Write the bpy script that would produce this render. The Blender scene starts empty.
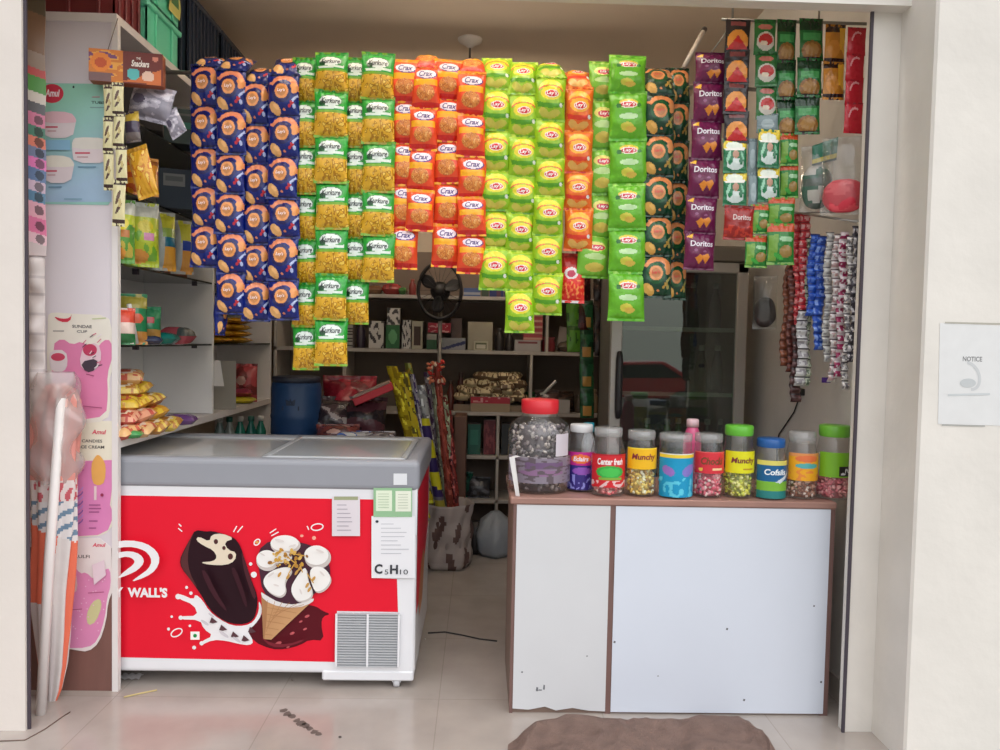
import bpy, bmesh, math, random
from mathutils import Vector, Matrix, noise
rnd = random.Random(11)
PI = math.pi
scn = bpy.context.scene
COL = scn.collection

# ------------------------------------------------------------------ camera
FPX = 780.0
CAMZ = 1.35
yaw, pitch, roll = math.radians(-1.47), math.radians(-2.5), math.radians(1.2)
Rcam = (Matrix.Rotation(yaw, 3, 'Z') @ Matrix.Rotation(PI/2 + pitch, 3, 'X') @ Matrix.Rotation(roll, 3, 'Z'))
CAM = Vector((0, 0, CAMZ))
cd = bpy.data.cameras.new('camera'); cd.sensor_width = 36; cd.lens = FPX*36/1000
cd.clip_start = .05; cd.clip_end = 200
co = bpy.data.objects.new('camera', cd); COL.objects.link(co)
co.matrix_world = Matrix.Translation(CAM) @ Rcam.to_4x4()
scn.camera = co
scn.view_settings.view_transform = 'Standard'; scn.view_settings.look = 'None'
scn.view_settings.gamma = 1; scn.view_settings.use_curve_mapping = False

def ray(px, py):
    return Rcam @ Vector(((px-500)/FPX, -(py-375)/FPX, -1))
def P(px, py, Y):
    d = ray(px, py); return CAM + d*(Y/d.y)
def PX(px, py, X):
    d = ray(px, py); return CAM + d*(X/d.x)
def PZ(px, py, Z):
    d = ray(px, py); return CAM + d*((Z-CAMZ)/d.z)
def pxm(Y): return Y/FPX           # metres per pixel at depth Y

# ------------------------------------------------------------------ colours and materials
def l1(c):
    c /= 255.0
    return c/12.92 if c <= .04045 else ((c+.055)/1.055)**2.4
def lin(c): return (l1(c[0]), l1(c[1]), l1(c[2]), 1)

_M = {}
def mat(name, rgb=None, rough=.5, metal=0, var=0, vscale=8, bump=0, bscale=60, attr=False, coat=0, spec=.5, emit=0, stretch=None):
    if name in _M: return _M[name]
    m = bpy.data.materials.new(name); m.use_nodes = True
    nt = m.node_tree; N = nt.nodes; L = nt.links
    b = N['Principled BSDF']
    b.inputs['Roughness'].default_value = rough; b.inputs['Metallic'].default_value = metal
    b.inputs['Coat Weight'].default_value = coat; b.inputs['Specular IOR Level'].default_value = spec
    tc = N.new('ShaderNodeTexCoord')
    src = tc.outputs['Object']
    if stretch:
        mp = N.new('ShaderNodeMapping'); mp.inputs['Scale'].default_value = stretch
        L.new(src, mp.inputs[0]); src = mp.outputs[0]
    if attr:
        a = N.new('ShaderNodeAttribute'); a.attribute_name = 'Col'; c = a.outputs['Color']
    else:
        r = N.new('ShaderNodeRGB'); r.outputs[0].default_value = lin(rgb); c = r.outputs[0]
    if var:
        n = N.new('ShaderNodeTexNoise'); n.inputs['Scale'].default_value = vscale; n.inputs['Detail'].default_value = 5
        L.new(src, n.inputs['Vector'])
        mr = N.new('ShaderNodeMapRange'); mr.inputs['From Min'].default_value = .25; mr.inputs['From Max'].default_value = .75
        mr.inputs['To Min'].default_value = 1-var; mr.inputs['To Max'].default_value = 1+var*.5
        L.new(n.outputs['Fac'], mr.inputs['Value'])
        vm = N.new('ShaderNodeVectorMath'); vm.operation = 'SCALE'
        L.new(c, vm.inputs[0]); L.new(mr.outputs[0], vm.inputs['Scale']); c = vm.outputs[0]
    L.new(c, b.inputs['Base Color'])
    if bump:
        n2 = N.new('ShaderNodeTexNoise'); n2.inputs['Scale'].default_value = bscale; n2.inputs['Detail'].default_value = 3
        L.new(src, n2.inputs['Vector'])
        bp = N.new('ShaderNodeBump'); bp.inputs['Strength'].default_value = bump; bp.inputs['Distance'].default_value = .01
        L.new(n2.outputs['Fac'], bp.inputs['Height']); L.new(bp.outputs[0], b.inputs['Normal'])
    if emit:
        L.new(c, b.inputs['Emission Color']); b.inputs['Emission Strength'].default_value = emit
    _M[name] = m
    return m

def clear(name, rgb=(245, 245, 245), ior=1.45, rough=.05, haze=.0, bump=0, bscale=40):
    """thin clear sheet: tinted transparency with a fresnel gloss and some milky haze"""
    if name in _M: return _M[name]
    m = bpy.data.materials.new(name); m.use_nodes = True
    nt = m.node_tree; N = nt.nodes; L = nt.links
    N.remove(N['Principled BSDF']); out = N['Material Output']
    t = N.new('ShaderNodeBsdfTransparent'); t.inputs[0].default_value = lin(rgb)
    g = N.new('ShaderNodeBsdfGlossy'); g.inputs['Roughness'].default_value = rough; g.inputs['Color'].default_value = (.95, .95, .95, 1)
    f = N.new('ShaderNodeLayerWeight'); f.inputs['Blend'].default_value = .5
    pw = N.new('ShaderNodeMath'); pw.operation = 'POWER'; pw.inputs[1].default_value = 4.5; L.new(f.outputs['Facing'], pw.inputs[0])
    ma = N.new('ShaderNodeMath'); ma.operation = 'MULTIPLY_ADD'; ma.inputs[1].default_value = .85; r0 = ((ior-1)/(ior+1))**2; ma.inputs[2].default_value = r0*1.6; L.new(pw.outputs[0], ma.inputs[0])
    x = N.new('ShaderNodeMixShader'); L.new(ma.outputs[0], x.inputs[0])
    base = t.outputs[0]
    if haze:
        d = N.new('ShaderNodeBsdfDiffuse'); d.inputs[0].default_value = (.8, .8, .8, 1)
        h = N.new('ShaderNodeMixShader'); h.inputs[0].default_value = haze
        L.new(base, h.inputs[1]); L.new(d.outputs[0], h.inputs[2]); base = h.outputs[0]
    L.new(base, x.inputs[1]); L.new(g.outputs[0], x.inputs[2])
    if bump:
        tc = N.new('ShaderNodeTexCoord'); n2 = N.new('ShaderNodeTexNoise'); n2.inputs['Scale'].default_value = bscale
        L.new(tc.outputs['Object'], n2.inputs['Vector'])
        bp = N.new('ShaderNodeBump'); bp.inputs['Strength'].default_value = bump; bp.inputs['Distance'].default_value = .01
        L.new(n2.outputs['Fac'], bp.inputs['Height']); L.new(bp.outputs[0], g.inputs['Normal']); L.new(bp.outputs[0], f.inputs['Normal'])
    L.new(x.outputs[0], out.inputs[0])
    _M[name] = m
    return m

FOIL = mat('printed_foil', attr=True, rough=.24, bump=.5, bscale=34, var=.05, spec=.5, coat=.1)
PAPER = mat('printed_paper', attr=True, rough=.55, var=.04, vscale=20)
GLOSSP = mat('printed_plastic', attr=True, rough=.3, var=.05, vscale=20)
CLOTH = mat('printed_cloth', attr=True, rough=.75, bump=.25, bscale=30, var=.06, vscale=10)

# ------------------------------------------------------------------ mesh builder
class MB:
    def __init__(s): s.v = []; s.f = []; s.m = []; s.c = []; s.s = []; s.mats = []
    def mi(s, m):
        if m not in s.mats: s.mats.append(m)
        return s.mats.index(m)
    def add(s, vs, fs, m=PAPER, col=(255, 255, 255), smooth=False, X=None):
        o = len(s.v); k = s.mi(m)
        for v in vs:
            v = Vector(v); s.v.append(tuple(X @ v) if X is not None else tuple(v))
        cl = isinstance(col, list)
        for i, f in enumerate(fs):
            s.f.append(tuple(o+j for j in f)); s.m.append(k); s.c.append(col[i] if cl else col); s.s.append(smooth)
        return s
    def box(s, c, d, m=PAPER, col=(255, 255, 255), b=0, X=None, seg=1):
        bm = bmesh.new(); bmesh.ops.create_cube(bm, size=1)
        for v in bm.verts: v.co = Vector((v.co.x*d[0], v.co.y*d[1], v.co.z*d[2]))
        if b: bmesh.ops.bevel(bm, geom=bm.edges[:], offset=min(b, min(d)*.45), segments=seg, affect='EDGES', profile=.5)
        c = Vector(c)
        for i, v in enumerate(bm.verts): v.index = i
        vs = [v.co+c for v in bm.verts]; fs = [[v.index for v in f.verts] for f in bm.faces]
        s.add(vs, fs, m, col, False, X); bm.free(); return s
    def box2(s, a, b_, m=PAPER, col=(255, 255, 255), b=0, X=None, seg=1):
        a = Vector(a); b_ = Vector(b_)
        d = b_-a
        return s.box((a+b_)/2, (abs(d.x), abs(d.y), abs(d.z)), m, col, b, X, seg)
    def lathe(s, prof, c=(0, 0, 0), n=24, m=PAPER, col=(255, 255, 255), smooth=True, X=None, rfun=None, colf=None):
        vs = []; fs = []; cs = []; rows = []
        c = Vector(c)
        for (r, z) in prof:
            if r < 1e-6:
                rows.append([len(vs)]); vs.append(c+Vector((0, 0, z)))
            else:
                row = []
                for i in range(n):
                    a = 2*PI*i/n; rr = r*(rfun(a, z) if rfun else 1)
                    row.append(len(vs)); vs.append(c+Vector((rr*math.cos(a), rr*math.sin(a), z)))
                rows.append(row)
        for k in range(len(rows)-1):
            A, B = rows[k], rows[k+1]
            if len(A) == 1 and len(B) == 1: continue
            for i in range(n):
                j = (i+1) % n
                if len(A) == 1: f = (A[0], B[j], B[i])
                elif len(B) == 1: f = (A[i], A[j], B[0])
                else: f = (A[i], A[j], B[j], B[i])
                fs.append(f)
                if colf: cs.append(colf((i+.5)/n, (prof[k][1]+prof[k+1][1])/2))
        s.add(vs, fs, m, cs if colf else col, smooth, X); return s
    def tube(s, path, r, n=8, m=PAPER, col=(255, 255, 255), caps=True, X=None, smooth=True):
        path = [Vector(p) for p in path]; vs = []; fs = []
        up = Vector((0, 0, 1))
        for i, p in enumerate(path):
            t = (path[min(i+1, len(path)-1)]-path[max(i-1, 0)]).normalized()
            a = t.cross(up if abs(t.dot(up)) < .95 else Vector((1, 0, 0))).normalized(); b = t.cross(a)
            rr = r[i] if isinstance(r, (list, tuple)) else r
            for k in range(n):
                w = 2*PI*k/n; vs.append(p+a*(rr*math.cos(w))+b*(rr*math.sin(w)))
        for i in range(len(path)-1):
            for k in range(n):
                j = (k+1) % n
                fs.append((i*n+k, i*n+j, (i+1)*n+j, (i+1)*n+k))
        if caps:
            fs.append(tuple(range(n-1, -1, -1))); fs.append(tuple((len(path)-1)*n+k for k in range(n)))
        s.add(vs, fs, m, col, smooth, X); return s
    def prism(s, pts, t, m=PAPER, col=(255, 255, 255), X=None):
        """closed outline (points in space, counter-clockwise seen from the front) thickened by vector t behind it"""
        pts = [Vector(p) for p in pts]; t = Vector(t); n = len(pts)
        vs = pts+[p+t for p in pts]
        fs = [tuple(range(n)), tuple(range(2*n-1, n-1, -1))]
        for i in range(n):
            j = (i+1) % n; fs.append((j, i, n+i, n+j))
        s.add(vs, fs, m, col, False, X); return s
    def grid(s, fn, nx, ny, colfn=None, m=PAPER, smooth=True, X=None, flip=False, col=(255, 255, 255)):
        vs = []; fs = []; cs = []
        for j in range(ny+1):
            for i in range(nx+1): vs.append(fn(i/nx, j/ny))
        for j in range(ny):
            for i in range(nx):
                a = j*(nx+1)+i; q = (a, a+nx+1, a+nx+2, a+1)
                fs.append(q[::-1] if flip else q)
                if colfn: cs.append(colfn((i+.5)/nx, (j+.5)/ny))
        s.add(vs, fs, m, cs if colfn else col, smooth, X); return s
    def text(s, txt, w, h, xf, m, bold=.012, shear=0, sub=None):
        """lettering fitted into w x h, centred on 0; xf maps (x, y) to a point"""
        vs, fs = glyphs(txt, bold, shear)
        xs = [v[0] for v in vs]; ys = [v[1] for v in vs]
        x0, x1, y0, y1 = min(xs), max(xs), min(ys), max(ys)
        kx = w/(x1-x0); ky = h/(y1-y0) if h else kx
        s.add([xf((v[0]-(x0+x1)/2)*kx, (v[1]-(y0+y1)/2)*ky) for v in vs], fs, m); return s
    def mesh(s, name):
        me = bpy.data.meshes.new(name); me.from_pydata(s.v, [], s.f)
        for m in s.mats: me.materials.append(m)
        me.polygons.foreach_set('material_index', s.m); me.polygons.foreach_set('use_smooth', s.s)
        at = me.color_attributes.new('Col', 'BYTE_COLOR', 'CORNER')
        buf = []
        for p, c in zip(me.polygons, s.c):
            q = (c[0]/255, c[1]/255, c[2]/255, 1)
            for _ in range(p.loop_total): buf.extend(q)
        at.data.foreach_set('color_srgb', buf)
        me.update(); return me
    def build(s, name, parent=None, loc=None, rot=None):
        o = bpy.data.objects.new(name, s.mesh(name)); COL.objects.link(o)
        if parent is not None: o.parent = parent
        if loc is not None: o.location = loc
        if rot is not None: o.rotation_euler = rot
        return o

_G = {}
def glyphs(txt, bold, shear):
    k = (txt, bold, shear)
    if k not in _G:
        cu = bpy.data.curves.new('lettering', 'FONT'); cu.body = txt; cu.offset = bold; cu.shear = shear; cu.resolution_u = 3
        o = bpy.data.objects.new('lettering', cu); COL.objects.link(o)
        bpy.context.view_layer.update()
        me = bpy.data.meshes.new_from_object(o.evaluated_get(bpy.context.evaluated_depsgraph_get()))
        _G[k] = ([tuple(v.co[:2]) for v in me.vertices], [tuple(p.vertices) for p in me.polygons])
        bpy.data.objects.remove(o); bpy.data.curves.remove(cu); bpy.data.meshes.remove(me)
    return _G[k]

def tag(o, label=None, cat=None, group=None, kind=None):
    if label: o['label'] = label
    if cat: o['category'] = cat
    if group: o['group'] = group
    if kind: o['kind'] = kind
    return o
def empty(name, loc=(0, 0, 0), rz=0, label=None, cat=None, group=None):
    o = bpy.data.objects.new(name, None); o.empty_display_size = .05; COL.objects.link(o)
    o.location = loc; o.rotation_euler = (0, 0, rz)
    return tag(o, label, cat, group)
def link(me, name, loc=(0, 0, 0), rot=(0, 0, 0), scale=(1, 1, 1), parent=None):
    o = bpy.data.objects.new(name, me); COL.objects.link(o)
    o.location = loc; o.rotation_euler = rot; o.scale = scale
    if parent is not None: o.parent = parent
    return o
def struct(mb, name, parent=None):
    o = mb.build(name, parent)
    if parent is None: tag(o, kind='structure')
    return o

# ------------------------------------------------------------------ print painting: shapes on a unit sheet, y down
def ell(cx, cy, rx, ry, c, rot=0):
    ca, sa = math.cos(rot), math.sin(rot)
    def t(x, y):
        dx, dy = x-cx, y-cy
        a, b = dx*ca+dy*sa, -dx*sa+dy*ca
        return c if (a/rx)**2+(b/ry)**2 <= 1 else None
    return t
def arc(cx, cy, rx, ry, k, a0, a1, c):
    def t(x, y):
        a, b = (x-cx)/rx, (y-cy)/ry; r = math.hypot(a, b)
        return c if k <= r <= 1 and a0 <= math.degrees(math.atan2(-b, a)) <= a1 else None
    return t
def rect(x0, y0, x1, y1, c):
    return lambda x, y: (c(x, y) if callable(c) else c) if x0 <= x <= x1 and y0 <= y <= y1 else None
def poly(pts, c):
    def t(x, y):
        ins = False; j = len(pts)-1
        for i in range(len(pts)):
            (xi, yi), (xj, yj) = pts[i], pts[j]
            if (yi > y) != (yj > y) and x < (xj-xi)*(y-yi)/(yj-yi)+xi: ins = not ins
            j = i
        return c if ins else None
    return t
def speck(c1, c2, sc, th=0, seed=0, c3=None):
    def f(x, y):
        v = noise.noise(Vector((x*sc, y*sc*1.3, seed*7.3)))
        if c3 and v > th+.25: return c3
        return c2 if v > th else c1
    return f
def ramp(c1, c2):
    return lambda x, y: tuple(c1[i]+(c2[i]-c1[i])*y for i in range(3))
def paint(bg, *sh):
    def f(x, y):
        c = bg(x, y) if callable(bg) else bg
        for s in sh:
            r = s(x, y)
            if r is not None: c = r
        return c
    return f

# ------------------------------------------------------------------ pillow packet (hangs from its top edge, faces -Y)
def packet_mesh(name, w, h, d, pf, nx=40, ny=54, texts=(), seed=0, m=FOIL, waist=.05, seal=.06, back=None):
    mb = MB()
    def bul(u, v):
        s = min(max((v-seal)/(1-2*seal), 0), 1)
        return d*max(0, 1-abs(2*u-1)**3)**.7*max(0, math.sin(PI*s))**.55
    def pt(u, v, sgn=1):
        hw = w/2*(1-waist*math.sin(PI*v))
        cr = .0022*(w/.11)*math.sin(u*34+seed*1.7+3*math.sin(v*5+seed))*math.exp(-min(v, 1-v)*9)*min(1, min(v, 1-v)*14+.25)
        cr += .0032*(w/.11)*noise.noise(Vector((u*4, v*5, seed*3.1+sgn)))
        return Vector(((2*u-1)*hw, -sgn*bul(u, v)*(1 if sgn > 0 else .8)+cr, -v*h))
    mb.grid(lambda u, v: pt(u, v), nx, ny, pf, m)
    bk = back or pf(.06, .5)
    mb.grid(lambda u, v: pt(u, v, -1), nx//2, ny//2, None, m, flip=True, col=bk)
    for (txt, cx, cy, tw, th, col, sh) in texts:
        tm = mat('ink_%d_%d_%d' % col, col, rough=.4)
        def xf(x, y):
            u = cx+x/w; v = cy-y/h
            p = pt(u, v); return Vector((p.x, p.y-.0012, p.z))
        mb.text(txt, tw*w, th*h, xf, tm, shear=sh, bold=.02)
    return mb.mesh(name)
# ================================================================== the setting
def kid(mb, name, root, label=None):
    """a part modelled in world coordinates under its thing's Empty (or under another part)"""
    o = mb.build(name, root)
    if root.type == 'EMPTY' and root.parent is None: o.location = -root.location
    if label: o['label'] = label
    return o

W_IN = mat('wall_paint_inside', (200, 184, 164), rough=.85, var=.06, vscale=3)
W_CEIL = mat('ceiling_paint', (222, 206, 188), rough=.9, var=.04, vscale=2)
W_R = mat('wall_paint_right', (226, 221, 214), rough=.8, var=.07, vscale=5, bump=.15, bscale=25)
W_L = mat('wall_paint_left', (224, 215, 208), rough=.8, var=.06, vscale=4, bump=.1, bscale=25)
STEEL_D = mat('dark_shutter_steel', (70, 62, 72), rough=.6, var=.15)
WHITE = mat('white_laminate', (242, 240, 240), rough=.4, var=.04, vscale=5)
WHITE2 = mat('white_board', (228, 222, 220), rough=.5, var=.04, vscale=6)
DARKGLASS = mat('dark_shelf_glass', (40, 42, 40), rough=.15)
BROWN = mat('brown_laminate', (138, 98, 88), rough=.45, var=.18, vscale=14, stretch=(2, 2, .4))

def tile_mat():
    m = bpy.data.materials.new('beige_floor_tile'); m.use_nodes = True
    nt = m.node_tree; N = nt.nodes; L = nt.links; b = N['Principled BSDF']
    tc = N.new('ShaderNodeTexCoord'); mp = N.new('ShaderNodeMapping'); mp.inputs['Location'].default_value = (.13, .12, 0)
    br = N.new('ShaderNodeTexBrick'); br.offset = 0; br.inputs['Scale'].default_value = 1
    br.inputs['Brick Width'].default_value = .6; br.inputs['Row Height'].default_value = .6; br.inputs['Mortar Size'].default_value = .002
    br.inputs['Color1'].default_value = lin((176, 167, 160)); br.inputs['Color2'].default_value = lin((174, 164, 156)); br.inputs['Mortar'].default_value = lin((160, 150, 142))
    L.new(tc.outputs['Object'], mp.inputs[0]); L.new(mp.outputs[0], br.inputs['Vector'])
    n = N.new('ShaderNodeTexNoise'); n.inputs['Scale'].default_value = 6; n.inputs['Detail'].default_value = 6; L.new(mp.outputs[0], n.inputs['Vector'])
    mr = N.new('ShaderNodeMapRange'); mr.inputs['From Min'].default_value = .3; mr.inputs['From Max'].default_value = .7; mr.inputs['To Min'].default_value = .9; mr.inputs['To Max'].default_value = 1.05
    L.new(n.outputs['Fac'], mr.inputs['Value'])
    v = N.new('ShaderNodeVectorMath'); v.operation = 'SCALE'; L.new(br.outputs['Color'], v.inputs[0]); L.new(mr.outputs[0], v.inputs['Scale'])
    L.new(v.outputs[0], b.inputs['Base Color'])
    m2 = N.new('ShaderNodeMapRange'); m2.inputs['To Min'].default_value = .10; m2.inputs['To Max'].default_value = .26
    L.new(n.outputs['Fac'], m2.inputs['Value']); L.new(m2.outputs[0], b.inputs['Roughness'])
    return m
TILE = tile_mat()

struct(MB().box2((-1.86, 1.5, -.6), (1.5, 5.56, 0), TILE), 'floor')
struct(MB().box2((-14, -30, -.7), (14, 1.5, -.6), mat('street_ground', (150, 145, 138), rough=.9, var=.12, vscale=1.5)), 'ground')
struct(MB().box2((-1.86, 2.66, 3.05), (1.5, 5.56, 3.2), W_CEIL), 'ceiling')
struct(MB().box2((-1.86, 5.42, 0), (1.5, 5.56, 3.05), W_IN), 'wall_back')
struct(MB().box2((-1.86, 2.72, 0), (-1.70, 5.42, 3.05), W_IN), 'wall_left')
struct(MB().box2((1.305, 2.66, 0), (1.46, 2.70, 3.05), W_R).box2((1.40, 2.70, 0), (1.5, 5.42, 3.05), W_R), 'wall_right')
wl = MB().box2((-4.2, 2.62, -.6), (-1.512, 2.645, 3.6), W_L)
struct(wl, 'wall_front_left')
struct(MB().box2((1.405, 2.45, -.6), (4.2, 2.8, 3.6), W_R, b=.008), 'wall_front_right')
struct(MB().box2((-1.522, 2.60, 2.487), (1.42, 2.66, 3.6), W_R), 'wall_lintel')
struct(MB().box2((-1.513, 2.630, 0), (-1.502, 2.637, 2.487), STEEL_D), 'trim_1')
g = MB().box2((1.296, 2.652, 0), (1.306, 2.66, 2.487), STEEL_D)
struct(g, 'trim_2')
struct(MB().box2((1.388, 2.71, 0), (1.399, 5.0, .09), mat('skirting_tile', (205, 196, 188), rough=.3, var=.05)), 'baseboard_right')
# ------------------------------------------------------------------ chest freezer
FW = mat('freezer_white_enamel', (232, 232, 236), rough=.25, var=.02, coat=.2)
FG = mat('freezer_grey_plastic', (150, 152, 160), rough=.35, var=.03)
FY = 2.965
fx0, fx1, fy1 = -1.585, -.230, 3.68
fz = empty('chest_freezer', (-.9, 3.29, 0), 0, 'red and white glass-top ice cream freezer with chocolate bar and cone picture', 'freezer')
b = MB().box2((fx0, FY, .056), (fx1, fy1, .62), FW, b=.015, seg=3)
for a, c in (((fx0, FY, .6), (fx1, FY+.06, .785)), ((fx0, fy1-.06, .6), (fx1, fy1, .785)), ((fx0, FY+.05, .6), (fx0+.06, fy1-.05, .785)), ((fx1-.06, FY+.05, .6), (fx1, fy1-.05, .785))):
    b.box2(a, c, FW)
kid(b, 'cabinet_body', fz)
r = MB()
r.box2((fx0-.005, FY-.008, .768), (fx1+.008, FY+.05, .886), FG, b=.022, seg=4)
r.box2((fx0-.005, fy1-.06, .768), (fx1+.008, fy1+.005, .890), FG, b=.02, seg=3)
r.box2((fx1-.055, FY, .768), (fx1+.008, fy1, .888), FG, b=.022, seg=4)
r.box2((fx0-.005, FY, .768), (fx0+.05, fy1, .888), FG, b=.022, seg=4)
kid(r, 'top_rim', fz, 'grey plastic rim')
LIDG = clear('freezer_lid_glass', (225, 232, 232), ior=1.5, rough=.04, haze=.66)
LF = mat('lid_frame_grey', (185, 188, 192), rough=.3)
for (x0, x1, zz) in ((fx0+.05, -.80, .870), (-.835, fx1-.05, .877)):
    f = MB()
    y0, y1 = FY+.045, fy1-.055
    for a, c in (((x0, y0, zz), (x1, y0+.018, zz+.012)), ((x0, y1-.018, zz), (x1, y1, zz+.012)), ((x0, y0, zz), (x0+.022, y1, zz+.012)), ((x1-.022, y0, zz), (x1, y1, zz+.012))):
        f.box2(a, c, LF, b=.004)
    lo = kid(f, 'sliding_lid', fz)
    kid(MB().box2((x0+.015, y0+.012, zz+.004), (x1-.015, y1-.012, zz+.007), LIDG), 'lid_glass', lo)
fr = MB()
def frost(u, v):
    x = fx0+.06+u*(fx1-fx0-.12); y = FY+.06+v*(fy1-FY-.12)
    return (x, y, .785+.03*noise.noise(Vector((x*9, y*9, 0)))+.02*noise.noise(Vector((x*30, y*30, 3))))
fr.grid(frost, 50, 24, None, mat('frosty_ice', (235, 240, 245), rough=.6, var=.1, vscale=15), flip=True)
kid(fr, 'frosted_contents', fz, 'frost-covered stock under the glass lids')

# printed front of the freezer: one sheet of stacked ink shapes
INK = mat('freezer_print', attr=True, rough=.45, spec=.2)
class Decal:
    """flat print on a plane facing -Y; shapes are given in photo pixels and stand on the plane"""
    def __init__(s, Y, m=INK): s.Y = Y; s.m = m; s.mb = MB(); s.k = 0
    def pt(s, x, y): return P(x, y, s.Y-s.k*.00025)
    def poly(s, pts, col):
        s.k += 1; s.mb.add([s.pt(*p) for p in pts], [tuple(range(len(pts)))[::-1]], s.m, col); return s
    def ell(s, cx, cy, rx, ry, col, rot=0, n=28, lift=True):
        ca, sa = math.cos(rot), math.sin(rot)
        return s.poly([(cx+rx*math.cos(t)*ca-ry*math.sin(t)*sa, cy+rx*math.cos(t)*sa+ry*math.sin(t)*ca) for t in [2*PI*i/n for i in range(n)]], col)
    def ring(s, cx, cy, rx, ry, w, col, rot=0, a0=0, a1=2*PI, n=24):
        s.k += 1; ca, sa = math.cos(rot), math.sin(rot); vs = []; fs = []
        for i in range(n+1):
            t = a0+(a1-a0)*i/n
            for k in (1, -1):
                a, b_ = (rx+k*w/2)*math.cos(t), (ry+k*w/2)*math.sin(t)
                vs.append(s.pt(cx+a*ca-b_*sa, cy+a*sa+b_*ca))
        for i in range(n): fs.append((2*i, 2*i+1, 2*i+3, 2*i+2))
        s.mb.add(vs, fs, s.m, col); return s
    def line(s, x0, y0, x1, y1, w, col):
        dx, dy = x1-x0, y1-y0; l = math.hypot(dx, dy); nx, ny = -dy/l*w/2, dx/l*w/2
        return s.poly([(x0+nx, y0+ny), (x1+nx, y1+ny), (x1-nx, y1-ny), (x0-nx, y0-ny)], col)
    def rect(s, x0, y0, x1, y1, col): return s.poly([(x0, y0), (x0, y1), (x1, y1), (x1, y0)][::-1], col)
    def text(s, txt, cx, cy, w, h, col, bold=.015, shear=0, rot=0):
        s.k += 1; c = s.pt(cx, cy); k = pxm(s.Y)
        tm = mat('ink_%d_%d_%d' % col, col, rough=.4); ca, sa = math.cos(rot), math.sin(rot)
        s.mb.text(txt, w*k, h*k, lambda x, y: Vector((c.x+x*ca-y*sa, c.y, c.z+x*sa+y*ca)), tm, bold, shear); return s
def smooth(pts, it=2):
    for _ in range(it):
        o = []
        for i in range(len(pts)):
            a, b_ = pts[i], pts[(i+1) % len(pts)]
            o += [(a[0]*.75+b_[0]*.25, a[1]*.75+b_[1]*.25), (a[0]*.25+b_[0]*.75, a[1]*.25+b_[1]*.75)]
        pts = o
    return pts

D = Decal(FY-.0006)
RED = (228, 26, 50)
D.poly([(62, 494.5), (374, 499.5), (372, 578), (397, 579), (398, 612), (337, 611), (336, 662), (62, 656)], RED)
def G(p): return [(160+x/4.689, 500+y/4.689) for x, y in p]
def GE(cx, cy, rx, ry, col, rot=0): D.ell(160+cx/4.689, 500+cy/4.689, rx/4.689, ry/4.689, col, rot)
WH = (236, 234, 236)
# chocolate sauce, milk splash
D.poly(smooth(G([(400, 600), (450, 570), (480, 530), (690, 490), (735, 500), (762, 520), (800, 535), (765, 545), (755, 580), (770, 660), (700, 655), (660, 680), (590, 700), (520, 700), (440, 665)]), 1), (88, 16, 28))
for (x, y, a) in ((620, 625, 12), (680, 605, 10), (690, 545, 12), (555, 672, 16), (660, 570, 9), (600, 690, 8)):
    GE(x, y, a, a*.5, (190, 90, 95), -.4)
D.poly(smooth(G([(165, 440), (200, 470), (230, 520), (280, 560), (340, 590), (400, 590), (440, 570), (465, 520), (462, 470), (478, 500), (476, 540), (445, 585), (410, 612), (440, 665), (420, 682), (370, 675), (310, 660), (250, 655), (190, 682), (192, 664), (250, 636), (205, 605), (188, 562), (90, 560), (90, 545), (178, 543), (160, 492), (85, 462), (80, 444), (100, 442), (158, 468)]), 1), WH)
for (x, y, a) in ((85, 453, 13), (97, 552, 10), (195, 672, 10), (55, 547, 6), (160, 692, 9), (125, 410, 7), (145, 437, 8), (40, 605, 7), (140, 590, 6), (440, 350, 14), (425, 300, 8)):
    GE(x, y, a, a, WH)
for (x, y) in ((250, 565), (295, 600), (350, 632), (400, 650), (430, 610)): D.poly(G([(x-18, y+10), (x-8, y-16), (x+20, y+8), (x-2, y+14)]), (92, 60, 66))
# chocolate bar with a bite taken
bar = [(165, 140), (215, 148), (245, 145), (300, 160), (350, 178), (378, 215), (400, 290), (430, 380), (458, 450), (455, 510), (440, 560), (400, 583), (330, 580), (280, 555), (230, 510), (190, 440), (140, 370), (100, 320), (92, 280), (115, 230), (145, 175)]
D.poly(smooth(G(bar), 1), (40, 14, 24))
D.poly(smooth(G([(160, 150), (140, 200), (128, 270), (138, 340), (180, 420), (150, 385), (102, 318), (95, 280), (118, 230), (142, 180)]), 1), (86, 46, 48))
D.poly(smooth(G([(380, 230), (405, 300), (432, 390), (452, 450), (440, 470), (415, 400), (390, 320)]), 1), (76, 36, 44))
D.poly(smooth(G([(168, 188), (180, 170), (232, 196), (240, 163), (290, 156), (350, 180), (300, 198), (320, 235), (358, 245), (352, 285), (310, 306), (230, 304), (186, 292), (250, 288), (268, 268), (250, 235), (205, 215)]), 1), (226, 212, 190))
for (x, y, a) in ((262, 195, 10), (330, 265, 12), (300, 225, 8)): GE(x, y, a, a*1.2, (80, 44, 44))
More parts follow.
